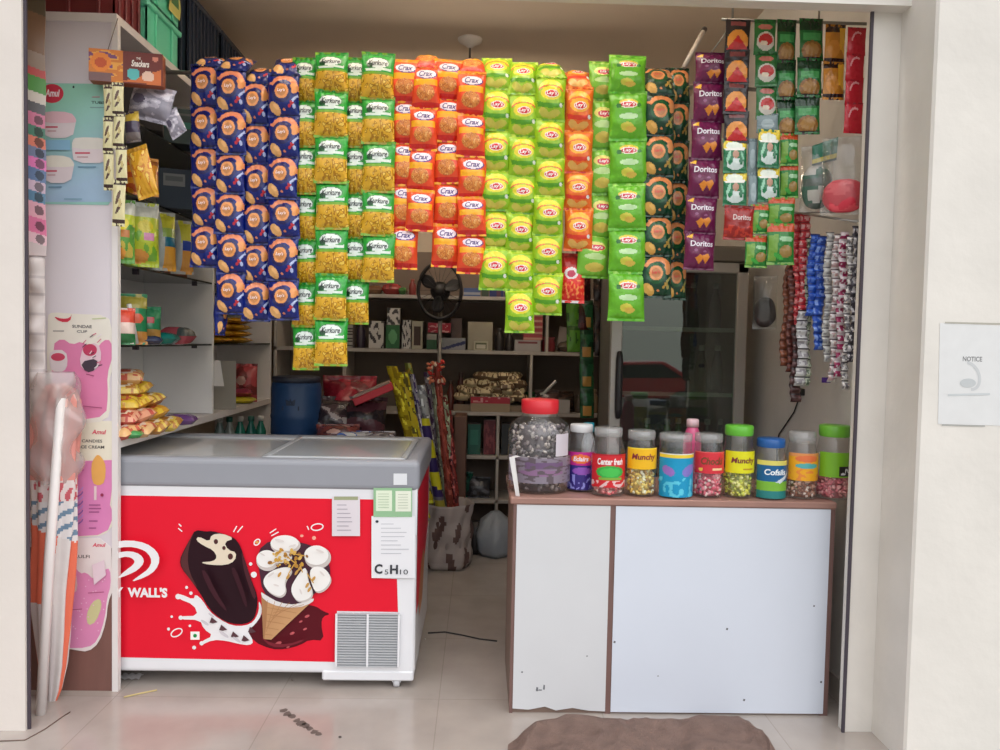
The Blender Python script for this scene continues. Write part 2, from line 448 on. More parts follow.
# cone
D.poly(smooth(G([(455, 240), (520, 185), (650, 195), (760, 230), (795, 300), (800, 365), (740, 430), (640, 500), (540, 480), (480, 430), (465, 330)]), 1), (74, 42, 56))
D.poly(G([(474, 430), (560, 485), (640, 498), (700, 488), (610, 572), (522, 655), (484, 652), (480, 560)]), (199, 152, 108))
D.poly(G([(474, 430), (505, 450), (500, 560), (490, 652), (484, 652), (480, 560)]), (172, 124, 86))
for i in range(5): D.line(*(G([(482, 500+i*32)])[0]), *(G([(640-i*28, 530+i*26)])[0]), .5, (176, 128, 88))
D.poly(smooth(G([(470, 428), (495, 446), (560, 482), (640, 492), (722, 456), (718, 480), (650, 506), (560, 502), (485, 470)]), 1), (226, 222, 220))
CRM = (240, 237, 234); SHD = (206, 196, 192)
for (cx_, cy_, rx_, ry_) in ((589, 212, 70, 42), (505, 286, 53, 47), (740, 270, 62, 53)): GE(cx_, cy_, rx_, ry_, SHD)
for pts_ in ([(478, 375), (520, 330), (600, 310), (622, 330), (580, 380), (592, 430), (560, 457), (500, 425)], [(685, 305), (640, 360), (608, 420), (640, 478), (700, 465), (718, 430), (690, 370)], [(700, 318), (760, 308), (806, 360), (782, 412), (730, 436), (708, 390)]):
    D.poly(smooth(G([(x+5, y+8) for x, y in pts_]), 2), SHD)
GE(584, 203, 66, 38, CRM); GE(500, 276, 48, 41, CRM); GE(560, 268, 60, 28, CRM)
D.poly(smooth(G([(478, 375), (520, 330), (600, 310), (622, 330), (580, 380), (592, 430), (560, 457), (500, 425)]), 2), CRM)
D.poly(smooth(G([(685, 305), (640, 360), (608, 420), (640, 478), (700, 465), (718, 430), (690, 370)]), 2), CRM)
GE(733, 259, 57, 46, CRM)
D.poly(smooth(G([(700, 318), (760, 308), (806, 360), (782, 412), (730, 436), (708, 390)]), 2), CRM)
pr = random.Random(5)
for i in range(46):
    t = pr.random()*2*PI; q = pr.random()**.6*75
    GE(605+q*1.25*math.cos(t), 270+q*.6*math.sin(t)+abs(q*math.cos(t))*.15, pr.uniform(5, 12), pr.uniform(4, 8), pr.choice([(206, 160, 70), (190, 138, 60), (222, 182, 98), (150, 104, 60)]), pr.random()*3)
for (x, y) in ((640, 340), (655, 320), (600, 360), (560, 350), (690, 400), (700, 420), (720, 370)): GE(x, y, 14, 6, (196, 150, 80), -1)
for (x, y, a, r_) in ((560, 190, 22, .2), (620, 215, 18, -.3), (480, 255, 14, .5), (750, 240, 20, .4), (520, 350, 18, -.6), (760, 345, 16, .8), (545, 400, 14, .3), (660, 430, 14, 1.2)): GE(x, y, a, a*.28, (222, 214, 210), r_)
for (x0, y0, x1, y1) in ((590, 262, 640, 300), (610, 250, 680, 262), (560, 280, 520, 300), (630, 300, 600, 350), (655, 300, 668, 340), (690, 345, 720, 390)):
    D.line(*G([(x0, y0)])[0], *G([(x1, y1)])[0], 1.1, (206, 158, 74))
for i in range(6): D.line(*G([(505+i*34, 470+i*4)])[0], *G([(490+i*8, 640-i*22)])[0], .5, (176, 128, 88))
D.poly(smooth(G([(190, 330), (215, 330), (262, 430), (318, 520), (300, 515), (240, 440)]), 1), (64, 28, 38))
D.poly(smooth(G([(330, 320), (352, 315), (392, 420), (412, 500), (398, 500), (370, 420)]), 1), (58, 24, 34))
D.poly(smooth(G([(470, 640), (520, 672), (600, 678), (680, 650), (660, 668), (590, 690), (520, 690)]), 1), (120, 36, 48))
for (x, y, a) in ((210, 575, 22), (300, 630, 26), (360, 655, 22), (240, 540, 16)): GE(x, y, a, a*.3, (206, 200, 206), .6)
# doodles
for q in ((345, 150, 360, 122), (363, 152, 388, 122), (515, 155, 545, 135), (522, 168, 556, 150), (690, 122, 698, 140), (88, 112, 100, 124), (85, 132, 104, 148)):
    (a, c) = G([q[:2], q[2:]]); D.line(*a, *c, 1.1, WH)
for (cx, cy, rx, ry, rot) in ((737, 127, 28, 15, -.15), (455, 198, 16, 11, -.8), (78, 622, 28, 16, -.5)):
    x, y = G([(cx, cy)])[0]; D.ring(x, y, rx/4.689, ry/4.689, 1.2, WH, rot)
GE(722, 178, 9, 9, (240, 170, 150)); GE(665, 168, 8, 6, (240, 170, 150)); GE(455, 198, 8, 6, (220, 170, 90))
D.rect(190.5, 631.6, 199.5, 639.7, (244, 240, 236)); D.ell(195, 635.7, 1.9, 1.9, (30, 140, 70))
# heart-shaped swirl and lettering
def crescent(out, inn): D.poly(smooth(out+inn, 1), WH)
crescent([(112, 542), (130, 540), (146, 543), (157, 551), (160, 560), (156, 570), (146, 577), (130, 582.5)], [(140, 575), (148.5, 569), (152, 561), (148, 553), (140, 548.5), (128, 546.5), (112, 549)])
crescent([(112, 555), (124, 551), (136, 552), (143, 557), (144, 563), (138, 570), (128, 575), (116, 579)], [(126, 570), (133, 565), (135, 561), (131, 557.5), (124, 556.5), (112, 561)])
crescent([(112, 542), (95, 543), (82, 549), (74, 560), (78, 572), (92, 586), (112, 597)], [(96, 583), (86, 572), (83, 561), (88, 554), (98, 550), (112, 549)])
D.text("WALL'S", 147.5, 592.5, 39, 10, WH, .05)
D.text("KWALITY", 99, 592, 47, 10, WH, .05)
kid(D.mb, 'printed_front', fz, 'red front print with chocolate bar, cone and milk splash')
# side print
sd = MB()
SX = fx1+.0008
sd.add([(SX, 2.99, .766), (SX, 3.62, .766), (SX, 3.62, .50), (SX, 3.36, .36), (SX, 3.16, .30), (SX, 2.99, .28)], [(5, 4, 3, 2, 1, 0)], INK, (206, 24, 52))
sd.add([(SX+.0004, 3.10, .30), (SX+.0004, 3.20, .42), (SX+.0004, 3.34, .45), (SX+.0004, 3.42, .40), (SX+.0004, 3.30, .24), (SX+.0004, 3.14, .22)], [(5, 4, 3, 2, 1, 0)], INK, (180, 120, 80))
kid(sd, 'printed_side', fz, 'red side print')
# grille
gr = MB(); GY = FY-.003
a = P(337, 613, GY); c = P(398.5, 666, GY)
gr.box2((a.x, GY-.003, c.z), (c.x, GY+.004, a.z), mat('grille_back_grey', (158, 160, 164), rough=.6))  # plain grey panel behind the slats
n = 20
for i in range(n+1):
    z = c.z+(a.z-c.z)*i/n; gr.box2((a.x, GY-.009, z-.0024), (c.x, GY-.002, z+.0024), mat('grille_slat', (186, 188, 192), rough=.4))
for t in (0, .5, 1):
    x = a.x+(c.x-a.x)*t; gr.box2((x-.004, GY-.012, c.z), (x+.004, GY-.002, a.z), FW)
kid(gr, 'vent_grille', fz, 'grey slatted vent grille')
bp = MB().box2((P(322, 670, FY).x, FY-.004, .030), (fx1-.004, FY+.30, .07), FW, b=.006)
kid(bp, 'base_panel', fz)
for (x, y) in ((-.300, FY+.02), (-1.5, FY+.06), (-.30, 3.60), (-1.5, 3.60)):
    w = MB(); X = Matrix.Translation((x, y, .019)) @ Matrix.Rotation(PI/2, 4, 'Y')
    w.lathe([(0, -.012), (.015, -.012), (.019, -.008), (.019, .008), (.015, .012), (0, .012)], n=18, m=mat('caster_plastic', (200, 200, 204), rough=.4), X=X)
    w.box2((x-.017, y-.008, .02), (x-.013, y+.012, .045), FW); w.box2((x+.013, y-.008, .02), (x+.017, y+.012, .045), FW)
    kid(w, 'caster', fz)
# stickers
D = Decal(FY-.010); D.rect(373.5, 488, 412, 517, (150, 190, 150)); D.rect(376, 490.5, 392, 511, (226, 236, 214)); D.rect(395.5, 491, 411, 511.5, (232, 236, 220))
for i in range(6): D.line(378, 494+i*2.7, 389, 494+i*2.7, .5, (170, 190, 160)); D.line(398, 494.5+i*2.7, 408, 494.5+i*2.7, .5, (180, 190, 170))
kid(D.mb, 'energy_sticker', fz, 'green-edged sticker with two white cards')
D = Decal(FY-.009); D.rect(332, 496.5, 360, 536, (222, 214, 220)); D.rect(334, 496.5, 358, 500, (160, 165, 130))
for i in range(7): D.line(337, 505+i*4.2, 337+pr.uniform(9, 20), 505+i*4.2, .8, (170, 160, 172))
kid(D.mb, 'paper_sticker', fz, 'narrow white paper notice')
D = Decal(FY-.0085); D.rect(371.5, 516, 415, 578, (232, 232, 236))
for i in range(8): D.line(381, 524+i*4.2, 381+pr.uniform(12, 28), 524+i*4.2, .7, (190, 190, 198))
D.ell(377, 521.5, 1.6, 1.3, (50, 60, 70))
INKD = (52, 54, 62)
D.text('C', 378.5, 569, 8, 10, INKD, .035); D.text('5', 386.5, 572, 3.6, 5, INKD, 0); D.text('H', 394, 569.5, 8, 9.4, INKD, .035); D.text('10', 404, 572, 8, 5, INKD, 0)
kid(D.mb, 'refrigerant_sticker', fz, 'white sticker printed C5H10')
D = Decal(FY-.0105); D.rect(393.5, 473.5, 407, 485, (224, 226, 230)); kid(D.mb, 'square_sticker', fz, 'small blank white sticker on the rim')

# ------------------------------------------------------------------ shop counter
CW = mat('counter_wood', (164, 124, 112), rough=.5, var=.2, vscale=9, stretch=(.6, 3, 3))
CP = mat('counter_white_laminate', (214, 220, 232), rough=.35, var=.025, vscale=3)
CP2 = mat('counter_white_laminate_old', (212, 213, 216), rough=.4, var=.035, vscale=4)
ct = empty('shop_counter', (.7, 3.0, 0), 0, 'low shop counter with two white panels and a brown wooden top', 'counter')
cx0, cx1, cy0, cy1, cz = .130, 1.300, 2.78, 3.25, .791
kid(MB().box2((cx0-.012, cy0-.012, cz-.024), (cx1+.002, cy1, cz), CW, b=.004), 'counter_top', ct, 'brown wooden top board')
k = MB(); k.box2((cx0, cy0+.004, 0), (cx1-.035, cy1, cz-.024), mat('counter_side_wood', (134, 112, 100), rough=.5, var=.15))
kid(k, 'carcass', ct)
k = MB()
xs = P(610.5, 600, cy0).x
for x0, x1 in ((cx0, cx0+.012), (xs-.010, xs+.010), (cx1-.03, cx1)): k.box2((x0, cy0-.003, 0), (x1, cy0+.006, cz-.0275), mat('counter_edge_wood', (122, 92, 86), rough=.5, var=.2, vscale=9, stretch=(3, 3, .6)))
k.box2((cx0, cy0-.003, cz-.0275), (cx1, cy0+.006, cz-.024), CW)
kid(k, 'stile', ct, 'brown wooden edging')
lp = [(cx0+.012, .018), (.20, .014), (.26, .026), (.30, .012), (.36, .022), (.42, .012), (xs-.010, .010)]
k = MB().prism([(x, cy0-.006, z) for x, z in lp]+[(xs-.010, cy0-.006, cz-.0265), (cx0+.012, cy0-.006, cz-.0265)], (0, .010, 0), CP2)
for (x, y, a, c) in ((537, 689, 2, 3.5), (544, 687, 1.6, 4.2), (522, 672, 1.8, 1.2), (587, 656, 1.2, 1.2), (540, 690, 3.5, 1)):
    q = P(x, y, cy0-.0066); w = a*pxm(2.8)*.6; h = c*pxm(2.8)*.6
    k.add([(q.x-w, q.y, q.z-h), (q.x+w*.8, q.y, q.z-h*1.1), (q.x+w, q.y, q.z+h*.7), (q.x-w*.5, q.y, q.z+h)], [(0, 1, 2, 3)], PAPER, (108, 110, 116))
kid(k, 'left_panel', ct, 'narrow white panel with chipped foot')
k = MB().box2((xs+.010, cy0-.006, .008), (cx1-.018, cy0+.004, cz-.0265), CP)
for (x, y, a) in ((727, 629, 1.2), (744, 700, 1.3), (814, 606, 1), (821, 682, 1.2), (614.5, 642, 1.2), (658, 676, .7)):
    q = P(x, y, cy0-.0066); w = a*pxm(2.8)
    k.add([(q.x-w, q.y, q.z-w*.6), (q.x+w*.7, q.y, q.z-w), (q.x+w, q.y, q.z+w*.6), (q.x-w*.4, q.y, q.z+w)], [(0, 1, 2, 3)], PAPER, (96, 94, 100))
kid(k, 'right_panel', ct, 'wide white panel')

# ------------------------------------------------------------------ glass-door fridge
ALU = mat('aluminium_frame', (176, 172, 166), rough=.35, metal=.3, var=.05)
FBLK = mat('fridge_black', (38, 38, 40), rough=.5)
fr_ = empty('display_fridge', (.96, 4.0, 0), 0, 'tall glass-door drinks fridge with aluminium door frame and black handle', 'fridge')
rx0, rx1, ry0, ry1, rz = .628, 1.288, 3.79, 4.12, 1.83
k = MB()
for a, c in (((rx0, ry0, .06), (rx0+.03, ry1, rz)), ((rx1-.03, ry0, .06), (rx1, ry1, rz)), ((rx0, ry1-.03, .06), (rx1, ry1, rz)), ((rx0, ry0, rz-.04), (rx1, ry1, rz)), ((rx0, ry0, .06), (rx1, ry1, .22))):
    k.box2(a, c, mat('fridge_cabinet', (104, 100, 94), rough=.5))
kid(k, 'cabinet', fr_)
kid(MB().box2((rx0, 3.752, rz-.075), (rx1, ry0, rz), mat('fridge_header', (112, 104, 94), rough=.5), b=.006), 'header', fr_)
for z in (.36, .72, 1.10, 1.42):
    s = MB(); s.box2((rx0+.03, ry0+.02, z-.004), (rx1-.03, ry0+.03, z+.016), mat('shelf_rail_white', (205, 205, 200), rough=.4))
    for i in range(26): s.box2((rx0+.04+i*.0226, ry0+.03, z-.003), (rx0+.043+i*.0226, ry1-.035, z+.001), mat('shelf_wire', (190, 190, 188), rough=.35, metal=.5))
    kid(s, 'wire_shelf', fr_)
d = MB(); dz0, dz1 = .10, rz-.08
for a, c in (((rx0, 3.752, dz0), (rx0+.055, 3.788, dz1)), ((rx1-.052, 3.752, dz0), (rx1, 3.788, dz1)), ((rx0, 3.752, dz1-.05), (rx1, 3.788, dz1)), ((rx0, 3.752, dz0), (rx1, 3.788, dz0+.06))):
    d.box2(a, c, ALU, b=.004)
dr = kid(d, 'door', fr_, 'aluminium door frame')
kid(MB().box2((rx0+.05, 3.768, dz0+.05), (rx1-.05, 3.774, dz1-.045), clear('fridge_glass', (205, 214, 206), ior=1.6, rough=.01, haze=.02)), 'door_glass', dr)
hp = P(619, 385, 3.74); h = MB()
h.lathe([(0, -.165), (.012, -.16), (.017, -.12), (.018, 0), (.017, .12), (.012, .16), (0, .165)], c=(hp.x, 3.742, hp.z), n=14, m=mat('handle_black', (44, 42, 44), rough=.4))
h.box2((hp.x-.006, 3.74, hp.z-.12), (hp.x+.006, 3.755, hp.z-.10), FBLK); h.box2((hp.x-.006, 3.74, hp.z+.10), (hp.x+.006, 3.755, hp.z+.12), FBLK)
kid(h, 'door_handle', dr, 'black bar handle')
kid(MB().box2((rx0+.01, 3.77, 0), (rx1-.01, 4.10, .09), FBLK), 'base_grille', fr_)

# ------------------------------------------------------------------ side shelving (two bays on the left) and back shelving
SXL, SXR = -1.695, -1.342
s1 = empty('side_shelving', (-1.5, 3.44, 0), 0, 'white side shelving bay nearest the street with dark glass shelves', 'shelving')
k = MB().box2((-1.695, 2.922, .545), (-1.345, 2.940, 2.476), mat('panel_white_laminate', (222, 214, 220), rough=.5, var=.03, vscale=4))
k.box2((-1.695, 2.924, 0), (-1.345, 2.940, .545), mat('panel_brown_laminate', (126, 88, 80), rough=.4, var=.14, vscale=8, stretch=(3, 3, .5)))
k.box2((-1.362, 2.918, 0), (-1.340, 2.942, 2.476), WHITE2)
kid(k, 'end_panel', s1, 'end panel, white above and brown below')
kid(MB().box2((SXL, 2.94, .955), (SXL+.012, 3.94, 2.476), WHITE), 'back_panel', s1)
kid(MB().box2((SXL, 3.945, .955), (SXR, 3.965, 2.476), WHITE), 'partition', s1)
for z in (2.17, 1.885, 1.61, 1.305):
    kid(MB().box2((SXL+.012, 2.94, z-.008), (SXR-.004, 3.945, z), DARKGLASS), 'glass_shelf', s1)
    for y in (3.2, 3.85): kid(MB().box2((SXR-.07, y, z-.022), (SXR-.05, y+.02, z-.008), STEEL_D), 'shelf_clip', s1)
kid(MB().box2((SXL, 2.925, .920), (SXR, 3.965, .952), WHITE2), 'lower_board', s1)
kid(MB().box2((SXL, 2.915, 2.476), (SXR, 3.965, 2.506), WHITE2), 'top_board', s1)
s2 = empty('side_shelving', (-1.5, 4.5, 0), 0, 'white side shelving bay further inside the shop beyond the partition', 'shelving')
kid(MB().box2((SXL, 3.967, .955), (SXL+.012, 5.03, 2.476), WHITE2), 'back_panel', s2)
kid(MB().box2((SXL, 5.03, 0), (SXR, 5.048, 2.476), WHITE2), 'partition', s2)
for z in (2.17, 1.885, 1.61, 1.305): kid(MB().box2((SXL+.012, 3.967, z-.008), (SXR-.004, 5.03, z), DARKGLASS), 'glass_shelf', s2)
kid(MB().box2((SXL, 3.967, .920), (SXR, 5.03, .952), WHITE2), 'lower_board', s2)
kid(MB().box2((SXL, 3.967, 2.476), (SXR, 5.03, 2.506), WHITE2), 'top_board', s2)
kid(MB().box2((SXL, 3.967, .60), (SXR, 5.03, .62), WHITE2), 'bottom_board', s2)

BS = mat('back_shelf_board', (176, 168, 160), rough=.5, var=.05)
sb = empty('back_shelving', (-.2, 5.2, 0), 0, 'shelving along the dim back wall crowded with small goods', 'shelving')
BX0, BX1, BY0, BY1 = -1.33, 1.29, 5.06, 5.41
for z in (1.635, 1.285, .885, .60, .31, .06): kid(MB().box2((BX0, BY0, z-.022), (BX1, BY1, z), BS), 'shelf_board', sb)
kid(MB().box2((BX0, BY1, 0), (BX1, BY1+.008, 1.95), mat('back_shelf_backing', (120, 104, 92), rough=.7)), 'backing_board', sb)
for (px, z0, z1) in ((344, .06, 1.285), (546, 1.285, 1.61), (531, .885, 1.265), (499, .06, .865), (612, .885, 1.265)):
    x = P(px, 380, BY0).x
    kid(MB().box2((x-.009, BY0, z0), (x+.009, BY1, z1), BS), 'divider', sb)
for x in (BX0, BX1-.018): kid(MB().box2((x, BY0, 0), (x+.018, BY1, 1.95), BS), 'upright', sb)
BZ = {'T': 1.635, 'M': 1.285, 'L': .885, 'K': .60, 'J': .31}

st = empty('storage_table', (-.72, 4.25, 0), 0, 'low wooden storage table behind the freezer', 'table')
kid(MB().box2((-1.25, 3.9, .735), (-.47, 4.48, .76), BROWN, b=.004), 'table_top', st)
for x in (-1.2, -.52):
    for y in (3.95, 4.43): kid(MB().box2((x-.025, y-.025, 0), (x+.025, y+.025, .735), BROWN), 'leg', st)
# ================================================================== packets hung in strips across the front
def lay_round(bg, bgd, ring, chip, ribbon, lower, red, stroke):
    return paint(bg, ell(.5, .04, .6, .05, bgd), rect(0, .93, 1, 1, bgd),
        arc(.55, .41, .46, .36, .66, 0, 160, ribbon), ell(.86, .36, .12, .12, chip, .6),
        ell(.48, .44, .32, .25, ring), ell(.48, .44, .22, .17, chip), ell(.48, .44, .15, .11, tuple(int(c*.86) for c in chip)),
        ell(.25, .81, .20, .11, lower, .5), ell(.30, .78, .10, .05, tuple(min(255, c+20) for c in lower), .5),
        ell(.80, .70, .06, .05, red), ell(.86, .76, .05, .05, stroke), ell(.72, .76, .05, .03, red), ell(.12, .25, .05, .03, ribbon),
        poly([(.80, .62), (.98, .48), (.99, .53), (.84, .68)], stroke), ell(.55, .84, .04, .03, ribbon))
KINDS = {}
PINKW = (244, 226, 232)
blue = lay_round((6, 28, 112), (4, 16, 72), (22, 18, 84), (228, 150, 84), (224, 136, 98), (232, 176, 110), (196, 50, 62), (178, 190, 230))
KINDS['blue'] = dict(w=.112, h=.16, d=.028, pf=blue, texts=[("Lay's", .47, .43, .26, .09, (250, 230, 226), .2)])
dgreen = lay_round((14, 62, 40), (8, 42, 28), (24, 84, 44), (226, 150, 92), (226, 140, 84), (222, 170, 84), (190, 150, 70), (170, 160, 90))
KINDS['dark_green'] = dict(w=.115, h=.16, d=.028, pf=dgreen, texts=[("Lay's", .47, .43, .26, .09, (220, 60, 60), .2)])
crunch = speck((224, 172, 44), (176, 122, 22), 11, .10, 1, (244, 206, 84))
kur = paint((44, 160, 58), rect(0, 0, 1, .10, (34, 138, 48)), ell(.5, .27, .37, .14, (70, 140, 80)), ell(.49, .27, .33, .115, (222, 232, 226)), ell(.25, .33, .10, .06, (24, 78, 40)),
    poly([(.12, .40), (.9, .37), (.9, .43), (.14, .455)], (222, 234, 224)), rect(.0, .50, 1, .94, crunch), rect(.03, .47, .97, .52, (120, 170, 40)), rect(0, .94, 1, 1, (170, 150, 40)))
KINDS['namkeen'] = dict(w=.118, h=.175, d=.032, pf=kur, texts=[("Kurkure", .5, .27, .58, .12, (40, 44, 48), .3)])
crax = paint((234, 80, 42), rect(0, 0, 1, .08, (246, 150, 60)), ell(.55, .25, .36, .115, (96, 60, 130)), ell(.52, .235, .35, .105, (240, 228, 238)), rect(.06, .37, .94, .50, (250, 176, 26)),
    ell(.5, .66, .33, .17, speck((222, 140, 64), (196, 106, 48), 12, .05, 3, (238, 176, 98))(.3, .3)), 
    lambda x, y: speck((222, 140, 64), (196, 106, 48), 14, .05, 3, (238, 176, 98))(x, y) if ((x-.5)/.33)**2+((y-.66)/.17)**2 < 1 else None, rect(0, .86, 1, 1, (214, 38, 32)))
KINDS['orange_puff'] = dict(w=.108, h=.158, d=.032, pf=crax, texts=[("Crax", .52, .235, .5, .13, (70, 52, 120), .3)])
def lays(bg, bgd, top, sun, chip, mid):
    return paint(bg, rect(0, 0, 1, .09, top), arc(.5, .42, .43, .30, .60, 20, 160, sun), arc(.5, .45, .47, .20, .86, 25, 155, (226, 106, 60)), ell(.5, .44, .34, .15, sun), ell(.52, .45, .23, .085, (246, 228, 222)), ell(.52, .45, .20, .065, (214, 40, 52)),
        poly([(.05, .60), (.3, .66), (.7, .66), (.96, .60), (.9, .72), (.5, .76), (.1, .72)], mid), ell(.30, .84, .17, .085, chip, .3), ell(.62, .86, .22, .075, chip, -.2), ell(.85, .68, .05, .05, (236, 236, 226)), rect(0, .95, 1, 1, bgd))
LT = [("Lay's", .52, .45, .34, .10, (252, 250, 248), .15)]
KINDS['lime'] = dict(w=.118, h=.162, d=.032, pf=lays((150, 196, 34), (98, 158, 30), (196, 220, 60), (232, 216, 54), (206, 200, 84), (86, 158, 34)), texts=LT)
KINDS['orange_chip'] = dict(w=.112, h=.162, d=.032, pf=lays((234, 110, 34), (206, 46, 34), (246, 150, 60), (248, 176, 52), (230, 176, 90), (222, 60, 38)), texts=LT)
KINDS['bright_green'] = dict(w=.135, h=.18, d=.028, pf=paint((102, 180, 38), rect(0, 0, 1, .06, (150, 206, 80)), ell(.5, .27, .26, .10, (232, 206, 70)), ell(.5, .29, .24, .075, (244, 226, 222)), ell(.5, .29, .21, .055, (206, 44, 60)), ell(.24, .32, .07, .05, (40, 110, 40)), ell(.78, .30, .06, .04, (50, 120, 40)),
    ell(.5, .53, .26, .06, (196, 232, 176)), ell(.46, .73, .17, .085, (212, 206, 74)), ell(.56, .78, .14, .06, (222, 190, 80)), rect(0, .95, 1, 1, (84, 178, 34))), texts=[("Lay's", .5, .29, .34, .09, (252, 250, 248), .15)])
KINDS['yellow_green'] = dict(w=.10, h=.168, d=.028, pf=paint((122, 186, 56), rect(0, 0, 1, .08, (168, 206, 90)), ell(.5, .3, .34, .11, (230, 220, 120)), ell(.55, .32, .26, .07, (206, 60, 80)), ell(.5, .52, .34, .07, (184, 214, 140)), ell(.5, .76, .30, .10, (206, 186, 80)), rect(0, .93, 1, 1, (96, 160, 44))), texts=[("Lay's", .55, .32, .36, .08, (252, 250, 248), .15)])
KINDS['red_puff'] = dict(w=.11, h=.165, d=.032, pf=paint((222, 44, 34), rect(0, 0, 1, .3, (176, 40, 36)), ell(.45, .42, .26, .12, (240, 226, 226)), ell(.45, .43, .16, .07, (196, 60, 90)), lambda x, y: speck((222, 44, 34), (240, 96, 60), 12, .05, 9, (246, 150, 80))(x, y) if y > .55 and y < .92 else None, rect(0, .94, 1, 1, (222, 214, 214))))
tri = (222, 134, 42)
KINDS['purple'] = dict(w=.122, h=.158, d=.028, pf=paint((104, 22, 70), rect(0, 0, 1, .07, (82, 18, 58)), poly([(.02, .16), (.26, .06), (.20, .20)], (236, 176, 46)), poly([(.30, .70), (.46, .60), (.58, .66), (.46, .86)], tri), poly([(.50, .64), (.72, .58), (.78, .66), (.66, .84)], tri), ell(.3, .5, .06, .03, (150, 90, 130)), ell(.6, .53, .06, .025, (150, 90, 130)), rect(0, .95, 1, 1, (82, 18, 58))),
    texts=[('Doritos', .5, .33, .74, .15, (232, 224, 234), .1)])
KINDS['red_chip'] = dict(w=.115, h=.125, d=.02, pf=paint((148, 30, 26), rect(0, 0, 1, .08, (110, 24, 22)), lambda x, y: speck((148, 30, 26), (188, 52, 34), 9, .1, 4)(x, y) if y > .58 and y < .92 else None), texts=[('Doritos', .55, .36, .62, .16, (222, 200, 196), .1)])
# sachets
KINDS['sun_sachet'] = dict(w=.092, h=.118, d=.008, pf=paint((34, 26, 30), rect(.2, .06, .8, .22, (120, 60, 60)), ell(.5, .66, .44, .34, (226, 146, 60)), poly([(.06, .92), (.5, .48), (.95, .92)], (192, 36, 40)), rect(0, .92, 1, 1, (24, 18, 20))))
KINDS['mint_sachet'] = dict(w=.09, h=.122, d=.008, pf=paint((22, 110, 68), rect(0, 0, 1, .28, (226, 200, 50)), ell(.45, .22, .35, .12, (232, 240, 226)), ell(.5, .74, .36, .17, (206, 220, 216)), ell(.52, .47, .13, .11, (190, 146, 124)), ell(.22, .52, .06, .18, (150, 206, 176), .5), ell(.8, .5, .05, .14, (120, 186, 150), -.5), ell(.3, .66, .08, .12, (30, 120, 76), .6), ell(.74, .68, .07, .10, (26, 110, 70), -.4), poly([(.05, .30), (.95, .26), (.9, .34), (.1, .36)], (240, 240, 230)), rect(0, .95, 1, 1, (14, 80, 52))))
KINDS['red_leaf_sachet'] = dict(w=.086, h=.125, d=.008, pf=paint((40, 110, 50), rect(0, 0, 1, .12, (26, 80, 40)), ell(.5, .22, .34, .08, (190, 110, 100)), ell(.52, .62, .42, .26, (206, 200, 190)), ell(.52, .58, .33, .17, (190, 44, 44)), ell(.45, .68, .17, .07, (226, 210, 190))))
KINDS['biscuit_sachet'] = dict(w=.09, h=.145, d=.008, pf=paint((30, 104, 48), rect(0, 0, 1, .30, (20, 56, 30)), rect(.1, .36, .9, .52, (70, 156, 86)), ell(.5, .76, .42, .22, (140, 96, 44)), ell(.5, .74, .30, .14, (166, 122, 60)), rect(0, .90, 1, 1, (40, 26, 22))))
KINDS['amber_sachet'] = dict(w=.078, h=.14, d=.008, pf=paint((186, 124, 40), rect(0, 0, 1, .22, (52, 30, 22)), poly([(.7, .1), (1, .1), (1, .8), (.7, .6)], (226, 176, 50)), ell(.42, .62, .30, .22, (206, 140, 56)), rect(0, .84, 1, 1, (46, 26, 24))))
KINDS['red_sachet'] = dict(w=.07, h=.098, d=.006, pf=paint((186, 32, 48), arc(.55, .5, .36, .34, .78, 60, 300, (226, 160, 166)), rect(0, 0, 1, .06, (140, 24, 38)), rect(0, .94, 1, 1, (140, 24, 38))))
KINDS['noodle_sachet'] = dict(w=.09, h=.115, d=.014, pf=paint((36, 122, 44), rect(0, 0, 1, .22, (190, 78, 40)), poly([(.05, .3), (.4, .26), (.3, .9), (.05, .9)], (110, 156, 56)), ell(.68, .38, .26, .07, (150, 196, 150)), ell(.66, .68, .24, .15, (150, 120, 60)), ell(.4, .8, .2, .06, (60, 160, 60), .4), rect(0, .94, 1, 1, (30, 112, 40))))
KINDS['plain_sachet'] = dict(w=.04, h=.12, d=.006, pf=paint((128, 146, 150), rect(0, 0, 1, .1, (90, 110, 116)), ell(.5, .55, .3, .26, (160, 176, 180))))
KINDS['cream_sachet'] = dict(w=.044, h=.112, d=.006, pf=paint((216, 206, 158), rect(0, 0, 1, .12, (70, 52, 46)), rect(0, .86, 1, 1, (64, 46, 42)), ell(.45, .38, .25, .09, (96, 70, 56), -.6), ell(.5, .62, .28, .06, (80, 56, 48), -.4), ell(.6, .5, .12, .10, (196, 176, 120))))
for kname, q in KINDS.items():
    big = q['h'] > .15
    q['me'] = [packet_mesh(kname, q['w'], q['h'], q['d'], q['pf'], 44 if big else 26, 58 if big else 34, q.get('texts', ()), seed=i+1) for i in range(2 if big else 1)]

